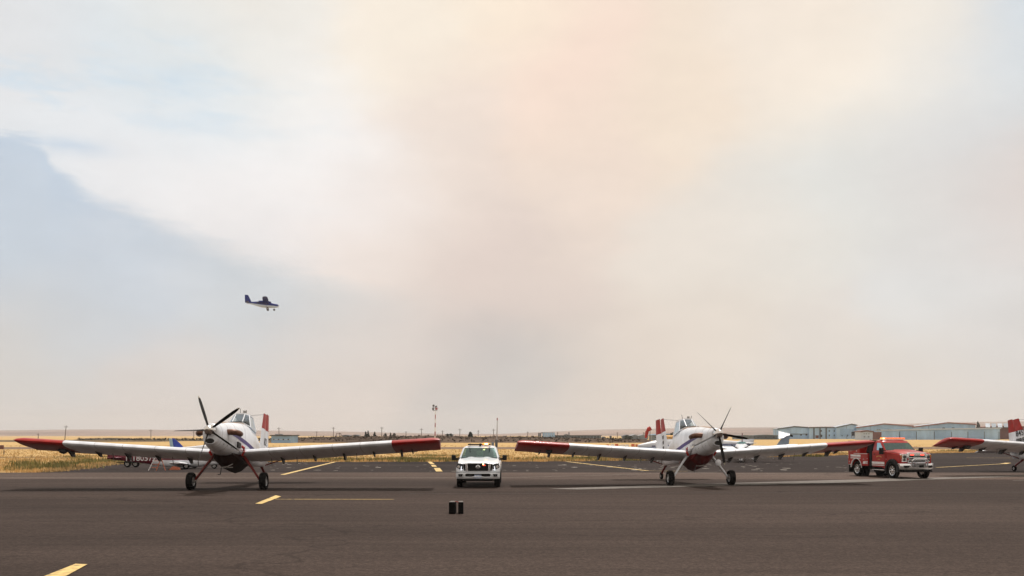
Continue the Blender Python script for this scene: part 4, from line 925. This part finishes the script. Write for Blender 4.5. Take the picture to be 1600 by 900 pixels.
# y: front axle 0, bumper -0.95, rear +4.3
def yl(*p): return p
MB().prism([(-.93,-.66,.78),(-.93,-.66,1.20),(-.93,-.60,1.33),(-.93,.62,1.44),(-.93,1.0,1.44),(-.93,1.0,.52),(-.93,.55,.50),(-.93,-.62,.62)],(1.86,0,0)).build('front_body', m_fr, t, bevel=.05)
hs = []
for y, z, w in ((-.70,1.31,.84),(-.60,1.355,.87),(-.2,1.40,.89),(.25,1.445,.90),(.60,1.475,.88)):
    hs.append([(w*u, y-.05*(1-u*u), z+.05*(1-abs(u)**3)+(.03 if abs(u) < .55 else 0)) for u in [-1+2*i/16 for i in range(17)]])
MB().loft(hs, False, False, closed=False).build('hood', m_fr, t)
# cab doors and greenhouse
MB().prism([(-.97,.62,.58),(-.97,1.92,.58),(-.97,1.92,1.46),(-.97,.62,1.46)],(1.94,0,0)).build('cab_body', m_fr, t, bevel=.04)
CT = [(1.44,.62,1.93,.94),(1.50,.66,1.93,.93),(1.90,1.10,1.92,.83),(2.0,1.20,1.90,.78),(2.06,1.42,1.84,.62)]
rings = []
for z, y0, y1, hw in CT:
    rings.append([(-hw,y0+.16,z),(-hw+.05,y0+.05,z),(-hw*.6,y0,z),(0,y0-.05,z),(hw*.6,y0,z),(hw-.05,y0+.05,z),(hw,y0+.16,z),(hw,y1-.06,z),(hw-.06,y1,z),(-hw+.06,y1,z),(-hw,y1-.06,z)])
MB().loft(rings[2:]).build('cab_roof', m_fr, t)
MB().loft(rings[:2], False, False).build('cowl', m_fr, t)
MB().loft([[rp(1,j)*(1-f)+rp(2,j)*f for j in range(1,6)] for f in (0,.5,1)], False, False, closed=False).build('windscreen', m_wglass, t)
for s, js in ((-1,(0,10)),(1,(6,7))):
    j0 = 1 if s < 0 else 5
    MB().poly([rp(1,js[0]),rp(1,js[1]),rp(2,js[1]),rp(2,js[0])]).build('side_glass', m_wglass, t, smooth=False)
    MB().prism([rp(1,j0),rp(1,js[0]),rp(1,js[0])+Vector((0,.05,0)),rp(2,js[0])+Vector((0,.05,0)),rp(2,js[0]),rp(2,j0)],(s*.015,-.01,0)).build('a_pillar', m_fr, t, smooth=False)
    MB().prism([rp(1,js[1])-Vector((0,.32,0)),rp(1,js[1]),rp(2,js[1]),rp(2,js[1])-Vector((0,.20,0))],(s*.015,0,0)).build('rear_pillar', m_fr, t, smooth=False)
    d = MB().prism([(s*.972,.72,.66),(s*.972,1.80,.66),(s*.972,1.84,1.42),(s*.972,.68,1.42)],(s*.012,0,0)).build('door', m_fr, t, smooth=False)
    MB().box((s*.992,1.66,1.28),(.02,.16,.045)).build('door_handle', m_blk, d, bevel=.008)
    MB().prism([(s*.985,.70,.74),(s*.985,1.90,.74),(s*.985,1.90,.87),(s*.985,.70,.87)],(s*.006,0,0)).build('reflective_stripe', m_refl, t, smooth=False)
    MB().prism([(s*.985,.70,.66),(s*.985,1.90,.66),(s*.985,1.90,.70),(s*.985,.70,.70)],(s*.006,0,0)).build('reflective_stripe', m_refl, t, smooth=False)
    # door emblem: gold arc of lettering-like marks over a small crest
    em = MB()
    for k in range(9):
        a = R(150-k*15); em.box((s*.988,1.22-s*0+.26*math.cos(a)*(-s), 1.08+.10*math.sin(a)),(.006,.035,.045))
    em.build('door_lettering', m_gold, t, smooth=False)
    MB().box((s*.988,1.16,1.0),(.006,.07,.03)).box((s*.988,1.28,1.0),(.006,.07,.03)).build('door_lettering', m_gold, t, smooth=False)
    MB().lathe([(.055,0),(.055,.006)],(s*.934,.66,1.02),(s,0,0),14).build('fender_badge', m_refl, t)
    # wheel arch flares: front black, rear trimmed white
    ar = []
    for k in range(15):
        a = R(-8+196*k/14); ar.append([( s*1.03,-math.cos(a)*.60,.44+math.sin(a)*.60),( s*1.03,-math.cos(a)*.46,.44+math.sin(a)*.46),( s*.90,-math.cos(a)*.46,.44+math.sin(a)*.46),( s*.90,-math.cos(a)*.62,.44+math.sin(a)*.62)])
    MB().loft(ar).build('wheel_flare', m_flare, t)
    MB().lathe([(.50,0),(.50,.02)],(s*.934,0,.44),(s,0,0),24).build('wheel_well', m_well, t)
    wheel(t, (s*.88,0,.425), .425, .26, rim=m_alu, spokes=8, hubr=.60)
    wheel(t, (s*.86,3.42,.425), .425, .30, rim=m_alu, spokes=8, hubr=.60)
    MB().tube([(s*.95,.70,1.50),(s*1.10,.66,1.50)],.03,6).tube([(s*.95,.72,1.36),(s*1.10,.68,1.36)],.03,6).build('mirror_arm', m_blk, t)
    MB().box((s*1.20,.66,1.46),(.22,.14,.36)).build('wing_mirror', m_blk, t, bevel=.03)
    MB().box((s*.94,1.25,.43),(.16,1.15,.05)).build('running_board', m_alu, t, bevel=.01)
# dark headboard between cab and body
MB().prism([(-.96,1.97,.60),(.96,1.97,.60),(.96,1.97,2.05),(-.96,1.97,2.05)],(0,.26,0)).build('headboard', m_blk, t, bevel=.02)
MB().box((0,2.6,.52),(1.0,4.0,.22)).box((0,1.2,.42),(1.3,1.4,.22)).build('chassis', m_well, t, smooth=False)
# service body
for s in (-1,1):
    side = MB()
    pts = [(2.26,.62),(2.26,1.30),(3.05,1.30),(3.05,2.0),(4.28,2.0),(4.28,.66),(4.02,.66)]
    arch = [(3.42+math.cos(R(a))*.56,.47+math.sin(R(a))*.56) for a in range(12,170,12)]
    side.prism([(s*1.02,y,z) for y, z in pts+arch+[(2.85,.62)]], (-s*.55,0,0)).build('service_body', m_fr, t, smooth=False)
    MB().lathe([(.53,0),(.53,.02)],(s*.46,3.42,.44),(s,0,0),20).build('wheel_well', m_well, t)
    al = []
    for k in range(13):
        a = R(2+176*k/12); al.append([(s*1.045,3.42+math.cos(a)*.575,.47+math.sin(a)*.575),(s*1.045,3.42+math.cos(a)*.525,.47+math.sin(a)*.525),(s*.98,3.42+math.cos(a)*.525,.47+math.sin(a)*.525)])
    MB().loft(al).build('arch_trim', m_refl, t)
    for z0, z1, y0, y1 in ((1.10,1.22,2.34,4.27),(1.00,1.05,2.30,4.27),(1.27,1.295,2.3,3.7)):
        MB().prism([(s*1.022,y0,z0),(s*1.022,y1,z0),(s*1.022,y1,z1),(s*1.022,y0,z1)],(s*.008,0,0)).build('reflective_stripe', m_refl, t, smooth=False)
    for a, b in (((2.34,1.10),(2.62,.72)),((2.48,1.00),(2.74,.72))):
        MB().prism([(s*1.023,a[0],a[1]),(s*1.023,a[0]+.12,a[1]),(s*1.023,b[0]+.12-.1,b[1]),(s*1.023,b[0]-.1,b[1])],(s*.009,0,0)).build('reflective_stripe', m_refl, t, smooth=False)
    for z in (.74,.82): MB().prism([(s*1.022,2.27,z),(s*1.022,2.68,z),(s*1.022,2.66,z+.05),(s*1.022,2.27,z+.05)],(s*.008,0,0)).build('reflective_stripe', m_refl, t, smooth=False)
    for y0, y1, z0, z1 in ((2.32,2.98,.86,1.26),(3.1,3.64,1.32,1.94),(3.70,4.22,1.32,1.94),(4.02,4.24,.70,1.26)):
        d = MB().prism([(s*1.021,y0,z0),(s*1.021,y1,z0),(s*1.021,y1,z1),(s*1.021,y0,z1)],(s*.012,0,0)).build('locker_door', m_fr, t, bevel=.006)
        MB().box((s*1.036,(y0+y1)/2,z0+.10),(.012,.07,.07)).build('latch', m_alu, d, bevel=.004)
    for k in range(6): MB().box((s*1.036,3.34+k*.11,1.66+.02*math.sin(k)),(.008,.075,.055)).build('unit_lettering', m_refl, t, smooth=False)
    MB().box((s*.80,4.22,.46),(.42,.02,.50)).build('mud_flap', m_blk, t, smooth=False)
    MB().box((s*.98,2.9,.645),(.05,.5,.03)).box((s*.98,4.1,.645),(.05,.35,.03)).build('body_skirt_trim', m_refl, t, smooth=False)
MB().box((0,3.27,.95),(.96,2.0,.5)).build('pump_bed', m_fr, t, smooth=False)
MB().box((0,3.7,1.55),(.9,.9,.7)).build('water_tank', m_fr, t, bevel=.05)
MB().lathe([(.36,-.32),(.36,-.29),(.18,-.28),(.18,.28),(.36,.29),(.36,.32)],(-.35,2.72,1.62),(1,0,0),20).build('hose_reel', m_blk, t)
MB().lathe([(.30,-.26),(.31,0),(.30,.26)],(-.35,2.72,1.62),(1,0,0),18).build('hose', mat('red_hose',(.16,.02,.02),.7), t)
MB().tube([(-.8,2.5,1.88),(-.8,2.62,1.90),(-.78,2.95,1.90)],.05,8).build('nozzle', m_refl, t); MB().box((-.7,2.46,1.9),(.12,.08,.2)).build('work_lamp', m_refl, t, bevel=.02)
MB().tube([(-.95,2.10,2.05),(-.95,2.3,2.0),(-.95,2.62,1.32)],.03,6).tube([(.95,2.10,2.05),(.95,2.3,2.0),(.95,2.62,1.32)],.03,6).build('grab_rail', m_fr, t)
# front end
MB().prism([(-.52,-.78,1.40),(.52,-.78,1.40),(.56,-.78,1.32),(.54,-.78,.86),(-.54,-.78,.86),(-.56,-.78,1.32)],(0,.14,0)).build('grille_frame', m_chr, t, bevel=.03)
for z in (1.20,1.07,.95): MB().box((0,-.79,z),(.94,.03,.075)).build('grille_slot', m_gr, t, bevel=.008)
MB().box((0,-.815,1.15),(.50,.03,.035)).box((0,-.815,1.01),(.98,.03,.03)).build('grille_bar', m_chr, t, bevel=.008)
for s in (-1,1):
    h = MB().prism([(s*.58,-.74,1.32),(s*.90,-.64,1.32),(s*.93,-.60,1.10),(s*.91,-.64,.90),(s*.58,-.74,.90)],(0,.12,0)).build('headlight', m_chr, t, bevel=.02)
    MB().lathe([(.085,0),(.085,.02)],(s*.70,-.735,1.17),(0,-1,0),16).lathe([(.07,0),(.07,.02)],(s*.72,-.735,1.01),(0,-1,0),16).build('lamp_lens', m_lamp, h)
    MB().box((s*.87,-.66,1.2),(.08,.04,.16)).build('turn_signal', mat('amber_lens',(.5,.16,.03),.2), h, bevel=.01)
    MB().box((s*.30,-.83,1.285),(.15,.04,.075)).build('grille_strobe', m_redlamp, t, bevel=.012)
    MB().box((s*.56,-.80,1.06),(.09,.04,.09)).build('grille_strobe', mat('red_lens',(.35,.03,.03),.2), t, bevel=.012)
bp = []
for u in [-1+2*i/18 for i in range(19)]:
    y = -.95+.22*abs(u)**3.5; bp.append([(u*1.0,y+.25,.83),(u*1.0,y,.82),(u*1.0,y-.02,.74),(u*1.0,y,.58),(u*.96,y+.07,.50),(u*.96,y+.25,.50)])
MB().loft(bp).build('front_bumper', m_chr, t, bevel=.01)
for s in (-1,1): MB().prism([(s*.58,-.97,.72),(s*.84,-.89,.72),(s*.82,-.89,.60),(s*.60,-.965,.60)],(0,.05,0)).build('fog_light_slot', m_gr, t, smooth=False)
MB().tube([(-.46,-1.0,.66),(-.46,-1.05,.98),(-.38,-1.06,1.06),(.38,-1.06,1.06),(.46,-1.05,.98),(.46,-1.0,.66)],.035,8).build('push_bar', m_chr, t)
MB().box((0,-1.02,.74),(.66,.2,.2)).lathe([(.09,-.22),(.09,.22)],(0,-1.04,.80),(1,0,0),14).build('winch', mat('winch_grey',(.22,.22,.23),.4,metal=.6), t, bevel=.02)
MB().box((.02,-1.14,.68),(.26,.02,.13)).build('licence_plate', m_gr, t, bevel=.006)
MB().prism([(-.80,-.75,.50),(.80,-.75,.50),(.70,-.75,.40),(-.70,-.75,.40)],(0,.4,0)).build('air_dam', m_blk, t, smooth=False)
MB().box((0,0,.42),(1.5,.14,.14)).build('front_axle', m_blk, t, bevel=.02)
# roof lights
MB().box((0,1.50,2.085),(1.40,.30,.05)).build('lightbar_base', m_refl, t, bevel=.012)
m_orl = mat('orange_lamp', (.7,.12,.03), .3, emit=((1,.17,.05), 1.1))
for k in range(6):
    x = -.60+k*.24; MB().box((x,1.48,2.14),(.20 if k % 2 else .15,.27,.085)).build('roof_lamp', m_orl if k != 0 else m_amber, t, bevel=.025)
MB().box((-.62,1.34,2.14),(.10,.03,.05)).build('lamp_core', m_ambhot, t, bevel=.01)
MB().box((0,1.0,1.47),(1.5,.5,.08)).build('dashboard', m_int, t, bevel=.02)
for s in (-1,1): MB().box((s*.42,1.72,1.45),(.46,.14,.6)).box((s*.42,1.72,1.80),(.24,.10,.16)).build('seat', m_int, t, bevel=.04)
MB().lathe([(.19,0),(.19,.03),(.16,.03),(.16,0)],(.42,1.22,1.52),(0,-1,.5),18,cap0=False,cap1=False).build('steering_wheel', m_int, t)

# ------------------------------------------------------------------ two black cases on the apron
m_case = mat('black_case', (.004,.004,.0045), .8, var=.2, spec=.1); m_strap = mat('red_strap', (.25,.035,.03), .6); m_casetop = mat('case_top_grey', (.20,.18,.165), .45, var=.3, vscale=12)
for i, (pa, pb, l) in enumerate(((701.3,711.2,'black upright equipment case with painted grey top highlight, left one of the pair on the apron'),(716.2,724.2,'narrower black upright equipment case, right one of the pair on the apron'))):
    x, D = G((pa+pb)/2, 804.6); w = (pb-pa)*D/F; h = 18.2*D/F
    t = thing('equipment_case', l, 'case', (x, D, ZA), R(-3 if i == 0 else 4), 'pair of black cases on the apron')
    MB().box((0,.18,h/2),(w,.36,h)).build('case_body', m_case, t, bevel=.012)
    MB().box((0,.18,h+.008),(w*.9,.32,.016)).build('case_top_highlight', m_casetop, t, bevel=.005)  # pale slab, the highlight on the case top put into its colour
    MB().tube([(-.05,.08,h+.015),(-.045,.08,h+.035),(.045,.08,h+.035),(.05,.08,h+.015)],.008,6).build('case_handle', m_casetop, t)
    for q in (-.35,.35): MB().box((w*q,.05,.0),(.03,.05,.012)).build('foot', m_blk, t, smooth=False)
    if i == 0: MB().tube([(w*.35,.1,h+.01),(w*.62,.08,h+.02),(w*.95,.06,h+.005),(w*1.05,.04,h-.07)],.013,6).build('strap', m_strap, t)

# ------------------------------------------------------------------ smaller aircraft
def light_aircraft(name, label, loc, rz, sc=1., tilt=0., low=True, L0=7.6, hw=.55, hh=.62, span=9.6, chord=1.35, body=m_aw, belly=m_aw, finm=m_aw, finh=1.5, tailT=False, wheels='tri', spats=False, wing_m=None, glass=m_wglass, stripe=None, tailm=None, cover=None, prop=True, group=None, wing_z=None, gear_r=.2, parts=True, reg=None, fin_sweep=.7, strut=False, noseu=1.0, zc=1.05, aft=None, finc=.17, rud_m=None):
    """nose toward -Y; origin on the ground under the main wheels"""
    t = thing(name, label, 'aircraft', loc, rz, group, sc); t.rotation_euler = (R(tilt), 0, rz)
    a = -.30*L0; b = .70*L0
    tab = [(a,.16,.16,0),(a+.03*L0,.46*noseu,.42*noseu,0),(a+.14*L0,.72,.66,.0),(a+.26*L0,.98,.9,.06),(a+.36*L0,1,1,.1),(a+.50*L0,.94,.98,.1),(a+.62*L0,.68,.74,.14),(a+.80*L0,.38,.42,.22),(b,.14,.16,.30)]
    def rg(s, up=True):
        kx, kz, dz = lerp_tab(tab, s); return [(x, s, zc+dz*hh+z) for x, z in se(2.5, hw*kx, 0, hh*kz, 20, math.pi/20)]
    ss = [r_[0] for r_ in tab]; f = MB(); rings = [rg(s) for s in sorted(ss+[a+.08*L0,a+.2*L0,a+.31*L0,a+.43*L0,a+.56*L0,a+.7*L0,a+.9*L0])]
    f.loft(rings); 
    for i, fc in enumerate(f.f):
        zz = sum(f.v[q][2] for q in fc)/len(fc); s_ = sum(f.v[q][1] for q in fc)/len(fc); dz = lerp_tab(tab, s_)[2]
        f.mi[i] = 1 if zz < zc+dz*hh-.03 else 0
        if aft and s_ > aft[1]: f.mi[i] = 2
    f.build('fuselage', [body, belly] + ([aft[0]] if aft else []), t)
    cab = a+.24*L0
    if low: MB().loft([[(x*k, y, zc+hh*.75+z*.55*hh) for x, z in se(2.6, hw*.85, .3, .5, 16)] for y, k in ((cab,.45),(cab+.09*L0,.85),(cab+.2*L0,.85),(cab+.32*L0,.4))]).build('canopy', glass, t)
    else: 
        MB().loft([[(x*k, y, zc+hh*.95+z) for x, z in se(3, hw*.9, .10, .22*kk, 16)] for y, k, kk in ((cab-.01*L0,.8,.4),(cab+.07*L0,.95,1),(cab+.22*L0,.95,1),(cab+.36*L0,.5,.5))]).build('cabin_top', body, t)
        MB().prism([(-hw*.82,cab-.02*L0,zc+hh*.75),(hw*.82,cab-.02*L0,zc+hh*.75),(hw*.75,cab+.05*L0,zc+hh*1.2),(-hw*.75,cab+.05*L0,zc+hh*1.2)],(0,.03,0)).build('windscreen', glass, t, smooth=False)
        for s in (-1,1):
            for k in range(3 if L0 < 9 else 5): MB().box((s*hw*.985,cab+.08*L0+k*.075*L0,zc+hh*.42),(.02,.05*L0,.22*hh/.6)).build('side_window', glass, t, smooth=False)
    wz = wing_z if wing_z is not None else (zc-hh*.62 if low else zc+hh*1.22)
    af = airfoil(9,.14); wm = wing_m or body; dh = .09 if low else .02
    for s in (-1,1):
        MB().loft([[(s*x, a+.30*L0+sw+c*cl, wz+y*cl+x*dh) for c, y in af] for x, cl, sw in ((hw*.7 if low else .05,chord,0),(span*.25,chord,.0),(span*.45,chord*.85,.08),(span*.5,chord*.55,.25))]).build('wing', wm, t, ang=50)
        tz = zc+hh*.34 if not tailT else zc+hh*.3+finh
        MB().loft([[(s*x, b-.13*L0+sw+c*cl+(.5 if tailT else 0), tz+y*cl*.6) for c, y in af] for x, cl, sw in ((.03,.95,0),(span*.15,.8,.15),(span*.17,.6,.25))]).build('tailplane', tailm or body, t, ang=50)
        if strut: MB().tube([(s*hw*.9,a+.36*L0,zc-hh*.6),(s*span*.24,a+.37*L0,wz)],.045*L0/8,6).build('wing_strut', body, t)
    fz = zc+hh*.36
    MB().loft([[(x,y,z) for x,y,z in ((0,y0,z),(.05,y0+(y1-y0)*.3,z),(.03,y1,z),(-.03,y1,z),(-.05,y0+(y1-y0)*.3,z))] for y0, y1, z in ((b-finc*L0,b,fz-.1),(b-finc*L0+fin_sweep*.55,b+.1*fin_sweep,fz+finh*.55),(b-finc*L0+fin_sweep,b+.16*fin_sweep,fz+finh))]).build('fin', finm, t)
    if rud_m: MB().loft([[(-.03,y0,z),(.03,y0,z),(.02,y1,z),(-.02,y1,z)] for y0, y1, z in ((b+.004,b+.34,fz-.1),(b+.16*fin_sweep+.004,b+.16*fin_sweep+.30,fz+finh*.97))]).build('rudder', rud_m, t)
    if wheels == 'tri': W = [(0,a+.12*L0,gear_r*.9),(-1.15,.15,gear_r),(1.15,.15,gear_r)]
    else: W = [(-.95,a+.22*L0,gear_r),(.95,a+.22*L0,gear_r),(0,b-.1*L0,gear_r*.5)]
    for (x, y, r_) in W:
        wheel(t, (x,y,r_), r_, r_*.7)
        MB().tube([(x*.9,y,r_),(x*.35,y+.05,zc-hh*.6)],[.04,.06],6).build('gear_leg', m_steel if not spats else body, t)
        if spats: MB().loft([[(x+xx*k, y+yy, r_*1.15+z*k) for xx, z in se(2, r_*.62, 0, r_*.85, 12)] for yy, k in ((-r_*2.0,.15),(-r_*1.3,.8),(0,1),(r_*1.5,.7),(r_*2.8,.1))]).build('wheel_spat', body, t)
    if prop:
        MB().lathe([(.16,0),(.13,.14),(.03,.24)],(0,a+.02,zc),(0,-1,0),12).build('spinner', m_chrome, t)
        for k in (0,1,2): q = R(30+120*k); MB().prism([(-.05*math.sin(q),a-.06,zc+.05*math.cos(q)),(math.cos(q)*.9-.03*math.sin(q),a-.06,zc+math.sin(q)*.9+.03*math.cos(q)),(math.cos(q)*.9+.03*math.sin(q),a-.06,zc+math.sin(q)*.9-.03*math.cos(q)),(.05*math.sin(q),a-.06,zc-.05*math.cos(q))],(0,.03,0)).build('propeller_blade', m_blade, t, smooth=False)
    if stripe:
        for s in (-1,1):
            rows = []
            for i in range(14):
                sy = a+.10*L0+.86*L0*i/13; kx, kz, dz = lerp_tab(tab, sy); rows.append([(s*(hw*kx*(1-(abs(q)/max(.05,hh*kz))**2.5)**.4+.006), sy, zc+dz*hh+q) for q in (-.05*kz,.07*kz)])
            MB().loft(rows, False, False, closed=False).build('side_stripe', stripe, t)
    if cover: MB().loft([[(x*k, y, zc+hh*.80+z*.6*hh) for x, z in se(2.6, hw*.9, .3, .53, 16)] for y, k in ((cab-.02*L0,.5),(cab+.09*L0,.9),(cab+.17*L0,.9))]).build('canopy_cover', cover, t)
    if reg:
        s = reg[1]; sy = reg[2]; kx, kz, dz = lerp_tab(tab, sy); k2 = lerp_tab(tab, sy-1.0)[0]; k3 = lerp_tab(tab, sy+1.0)[0]
        text('registration', reg[0], reg[3], reg[4], t, (s*(hw*kx+.03), sy, zc+dz*hh+.02), Vector((hw*(k3-k2)*.5, s, 0)), (0,0,1), bold=.004, ext=.006, xs=1.05)
    return t
m_mar = mat('maroon_paint', (.12,.008,.022), .45, var=.1, spec=.3); m_blu = mat('blue_paint', (.012,.05,.38), .4, var=.15); m_navy = mat('navy_paint', (.004,.018,.20), .4, var=.2, spec=.25)
m_lblu = mat('light_blue_paint', (.38,.55,.66), .4); m_belgrey = mat('pale_belly', (.42,.55,.80), .4, var=.05)
m_orc = mat('tan_cover', (.62,.36,.13), .8, var=.15); m_gfin = mat('grey_blue_fin', (.28,.36,.47), .45, var=.06)
# maroon aircraft with registration, tail to the left
x, D = G(238, 733.0)
light_aircraft('small_aircraft', 'maroon and white light aircraft marked N18057 under the left bomber wing', (x+2.8, D, ZA), R(94), 1.0, 0, True, L0=8.2, hw=.50, hh=.56, span=4.6, chord=1.2, body=m_aw, belly=m_aw, finm=m_mar, finh=.42, wheels='tri', stripe=m_mar, reg=('N18057',-1,3.55,.54,m_refl), fin_sweep=.3, tailm=m_mar, gear_r=.22, zc=.60, aft=(m_mar,2.4))
# blue and white aircraft behind it
light_aircraft('small_aircraft', 'white aircraft with bright blue swept fin showing above the left bomber wing', (X(362,80), 80, ZA), R(72), 1.05, 0, True, L0=7.4, hw=.55, hh=.55, span=5.2, body=m_aw, belly=m_aw, finm=m_blu, finh=.80, wheels='tri', stripe=m_blu, glass=m_navy, fin_sweep=1.15, finc=.15, gear_r=.22, zc=.98, rud_m=m_lblu)
# pair of loose wheels / tow dolly
t = thing('tow_dolly', 'two big-tyred dolly parked under the maroon aircraft tail', 'dolly', (X(206,72),72,ZA), R(80))
for q in (-.32,.32): wheel(t, (0,q,.27), .27, .2)
MB().box((0,0,.36),(.5,.9,.08)).tube([(0,.4,.36),(0,1.2,.34)],.03,6).build('dolly_frame', m_blk, t, smooth=False)
# step ladder leaning near it
t = thing('step_ladder', 'orange and white folding ladder standing by the small aircraft', 'ladder', (X(247,65.3),65.3,ZA), R(12))
ml = mat('ladder_orange', (.50,.14,.07), .5)
for q in (-.24,.24): MB().tube([(q-.35,-.0,0),(q*.8+.1,0,1.05)],.028,6).build('rail', m_refl if q < 0 else ml, t)
MB().tube([(.45,.1,0),(.12,.05,1.05)],.025,6).build('rear_rail', ml, t)
for k in range(4): MB().box((-.20+k*.09,0,.2+k*.22),(.42,.05,.035)).build('rung', ml, t, smooth=False)
# yellow-orange tug parts near the wheels
t = thing('wheel_chock', 'low orange chock beside the small aircraft wheel', 'chock', (X(272,66.5),66.5,ZA))
MB().prism([(-.35,0,0),(.35,0,0),(.30,0,.16),(-.1,0,.24)],(0,.3,0)).build('chock_body', ml, t, bevel=.01)
t = thing('low_cart', 'low dark service cart under the left bomber wing beside small aircraft', 'cart', (X(297,74),74,ZA), R(5))
MB().box((0,0,.35),(1.6,.8,.12)).box((-.4,0,.52),(.6,.6,.25)).build('cart_bed', m_blk, t, bevel=.02)
for sx in (-.6,.6):
    for sy in (-.3,.3): wheel(t, (sx,sy,.16), .16, .1, ax=(0,1,0))
# aircraft behind the right bomber
light_aircraft('executive_aircraft', 'white aircraft with long pointed nose and tan cover, left of the right bomber tail', (X(1052,92), 92, ZA), R(-74), 1.25, 0, True, L0=9.4, hw=.60, hh=.62, span=8, body=m_aw, belly=m_belgrey, finm=m_aw, finh=.3, wheels='tri', stripe=m_navy, cover=m_orc, prop=False, wing_z=.55, noseu=.7)
light_aircraft('small_aircraft', 'white low-wing aircraft with wheel spats and red-tipped tail, right of the right bomber nose', (X(1150,88), 86, ZA), R(-14), 1.0, 0, True, L0=7.4, hw=.55, hh=.6, span=9.4, chord=1.5, body=m_aw, belly=m_aw, finm=m_mar, finh=1.25, wheels='tri', spats=True, stripe=m_navy, wing_z=1.05, gear_r=.24)
# serrated tailplane aircraft: only its tail stands in view
Dt = 96; t = thing('jet_tail_aircraft', 'grey-blue swept fin topped by a serrated white tailplane, in front of the hangars', 'aircraft', (X(1222,Dt),Dt,ZA), 0)
zb = .9
MB().loft([[(X(p,Dt)-X(1222,Dt),yy,z) for p, yy in ((pa,0),((pa*.7+pb*.3),-.10),(pb,-.03),(pb,.03),((pa*.7+pb*.3),.10))] for pa, pb, z in ((1210.5,1231.5,Z(700,Dt)),(1216,1232.6,Z(692,Dt)),(1224,1234,Z(681.5,Dt)))]).build('fin', m_gfin, t)
pl = [(1219.5,674.6),(1214.2,686.4),(1222,684.6),(1227.5,681.6),(1233.5,680.2),(1234.2,678.8)]
tp = MB(); teeth = []
n = 7
for i in range(n+1):
    u = i/n; px_ = 1219.5+(1234.2-1219.5)*u; y_ = 674.8+(678.8-674.8)*u
    teeth += [(px_, y_-1.3),(px_+.8, y_+1.5)]
pts = [(1214.2,686.0)]+teeth+[(1233.6,680.4),(1227.5,681.8),(1222,684.6)]
MB().prism([(X(p,Dt)-X(1222,Dt), -.12+1.6*(Z(q,Dt)-Z(681,Dt)), Z(q,Dt)) for p, q in pts], (0,.16,.03)).build('tailplane', m_aw, t, smooth=False)
MB().prism([(X(p,Dt)-X(1222,Dt), .1, Z(q,Dt)) for p, q in ((1214.5,686.2),(1222,684.0),(1221,686.2),(1216,686.8))],(0,.12,0)).build('tailplane_tip', m_blk, t, smooth=False)
MB().tube([(X(1234,Dt)-X(1222,Dt),0,Z(680.4,Dt)),(X(1238.6,Dt)-X(1222,Dt),0,Z(682,Dt))],[.12,.08],8).build('tail_bullet', m_blk, t)
MB().loft([[(xx, y0, Z(703,Dt)+z) for y0, z in se(2.2,.42*k,0,.42*k,14)] for xx, k in ((-5.5,.7),(-4,1),(-1.5,.9),(.3,.5),(1.0,.15))]).build('fuselage', m_gfin, t)
for xx in (-4.2,-.9): MB().tube([(xx,0,0),(xx,0,Z(703,Dt)-.2)],.06,6).build('support_leg', m_steel, t)
# airborne aircraft
Df = 309; zc = Z(476.3, Df)
o = light_aircraft('flying_aircraft', 'blue and white high-wing propeller aircraft flying above the apron', (X(419,Df), Df, zc-1.72), R(101), 1.0, 0, False, L0=10.1, hw=.72, hh=.98, noseu=1.3, finc=.21, span=13.6, chord=1.75, body=m_navy, belly=m_belgrey, finm=m_navy, finh=2.3, wheels='tri', prop=True, strut=True, wing_m=m_navy, glass=m_blk, gear_r=.36, fin_sweep=1.35, zc=1.62)
o.rotation_mode = 'ZYX'; o.rotation_euler = (0, 0, 0)
o.rotation_mode = 'QUATERNION'
o.rotation_quaternion = (Matrix.Rotation(R(101), 3, 'Z') @ Matrix.Rotation(R(3.5), 3, 'X') @ Matrix.Rotation(R(3), 3, 'Y')).to_quaternion()
# ------------------------------------------------------------------ smoke haze: one closed box round everything
hm = bpy.data.materials.new('haze_air'); hm.use_nodes = True; nt = hm.node_tree; nt.nodes.clear()
pv = nt.nodes.new('ShaderNodeVolumePrincipled'); pv.inputs['Color'].default_value = (.985,.945,.915,1); pv.inputs['Density'].default_value = 1.35e-4; pv.inputs['Anisotropy'].default_value = .2
ou = nt.nodes.new('ShaderNodeOutputMaterial'); nt.links.new(pv.outputs[0], ou.inputs['Volume'])
mb = MB(); mb.box((0,3300,66),(15000,8000,136)); stuff(mb.build('haze', hm, smooth=False))
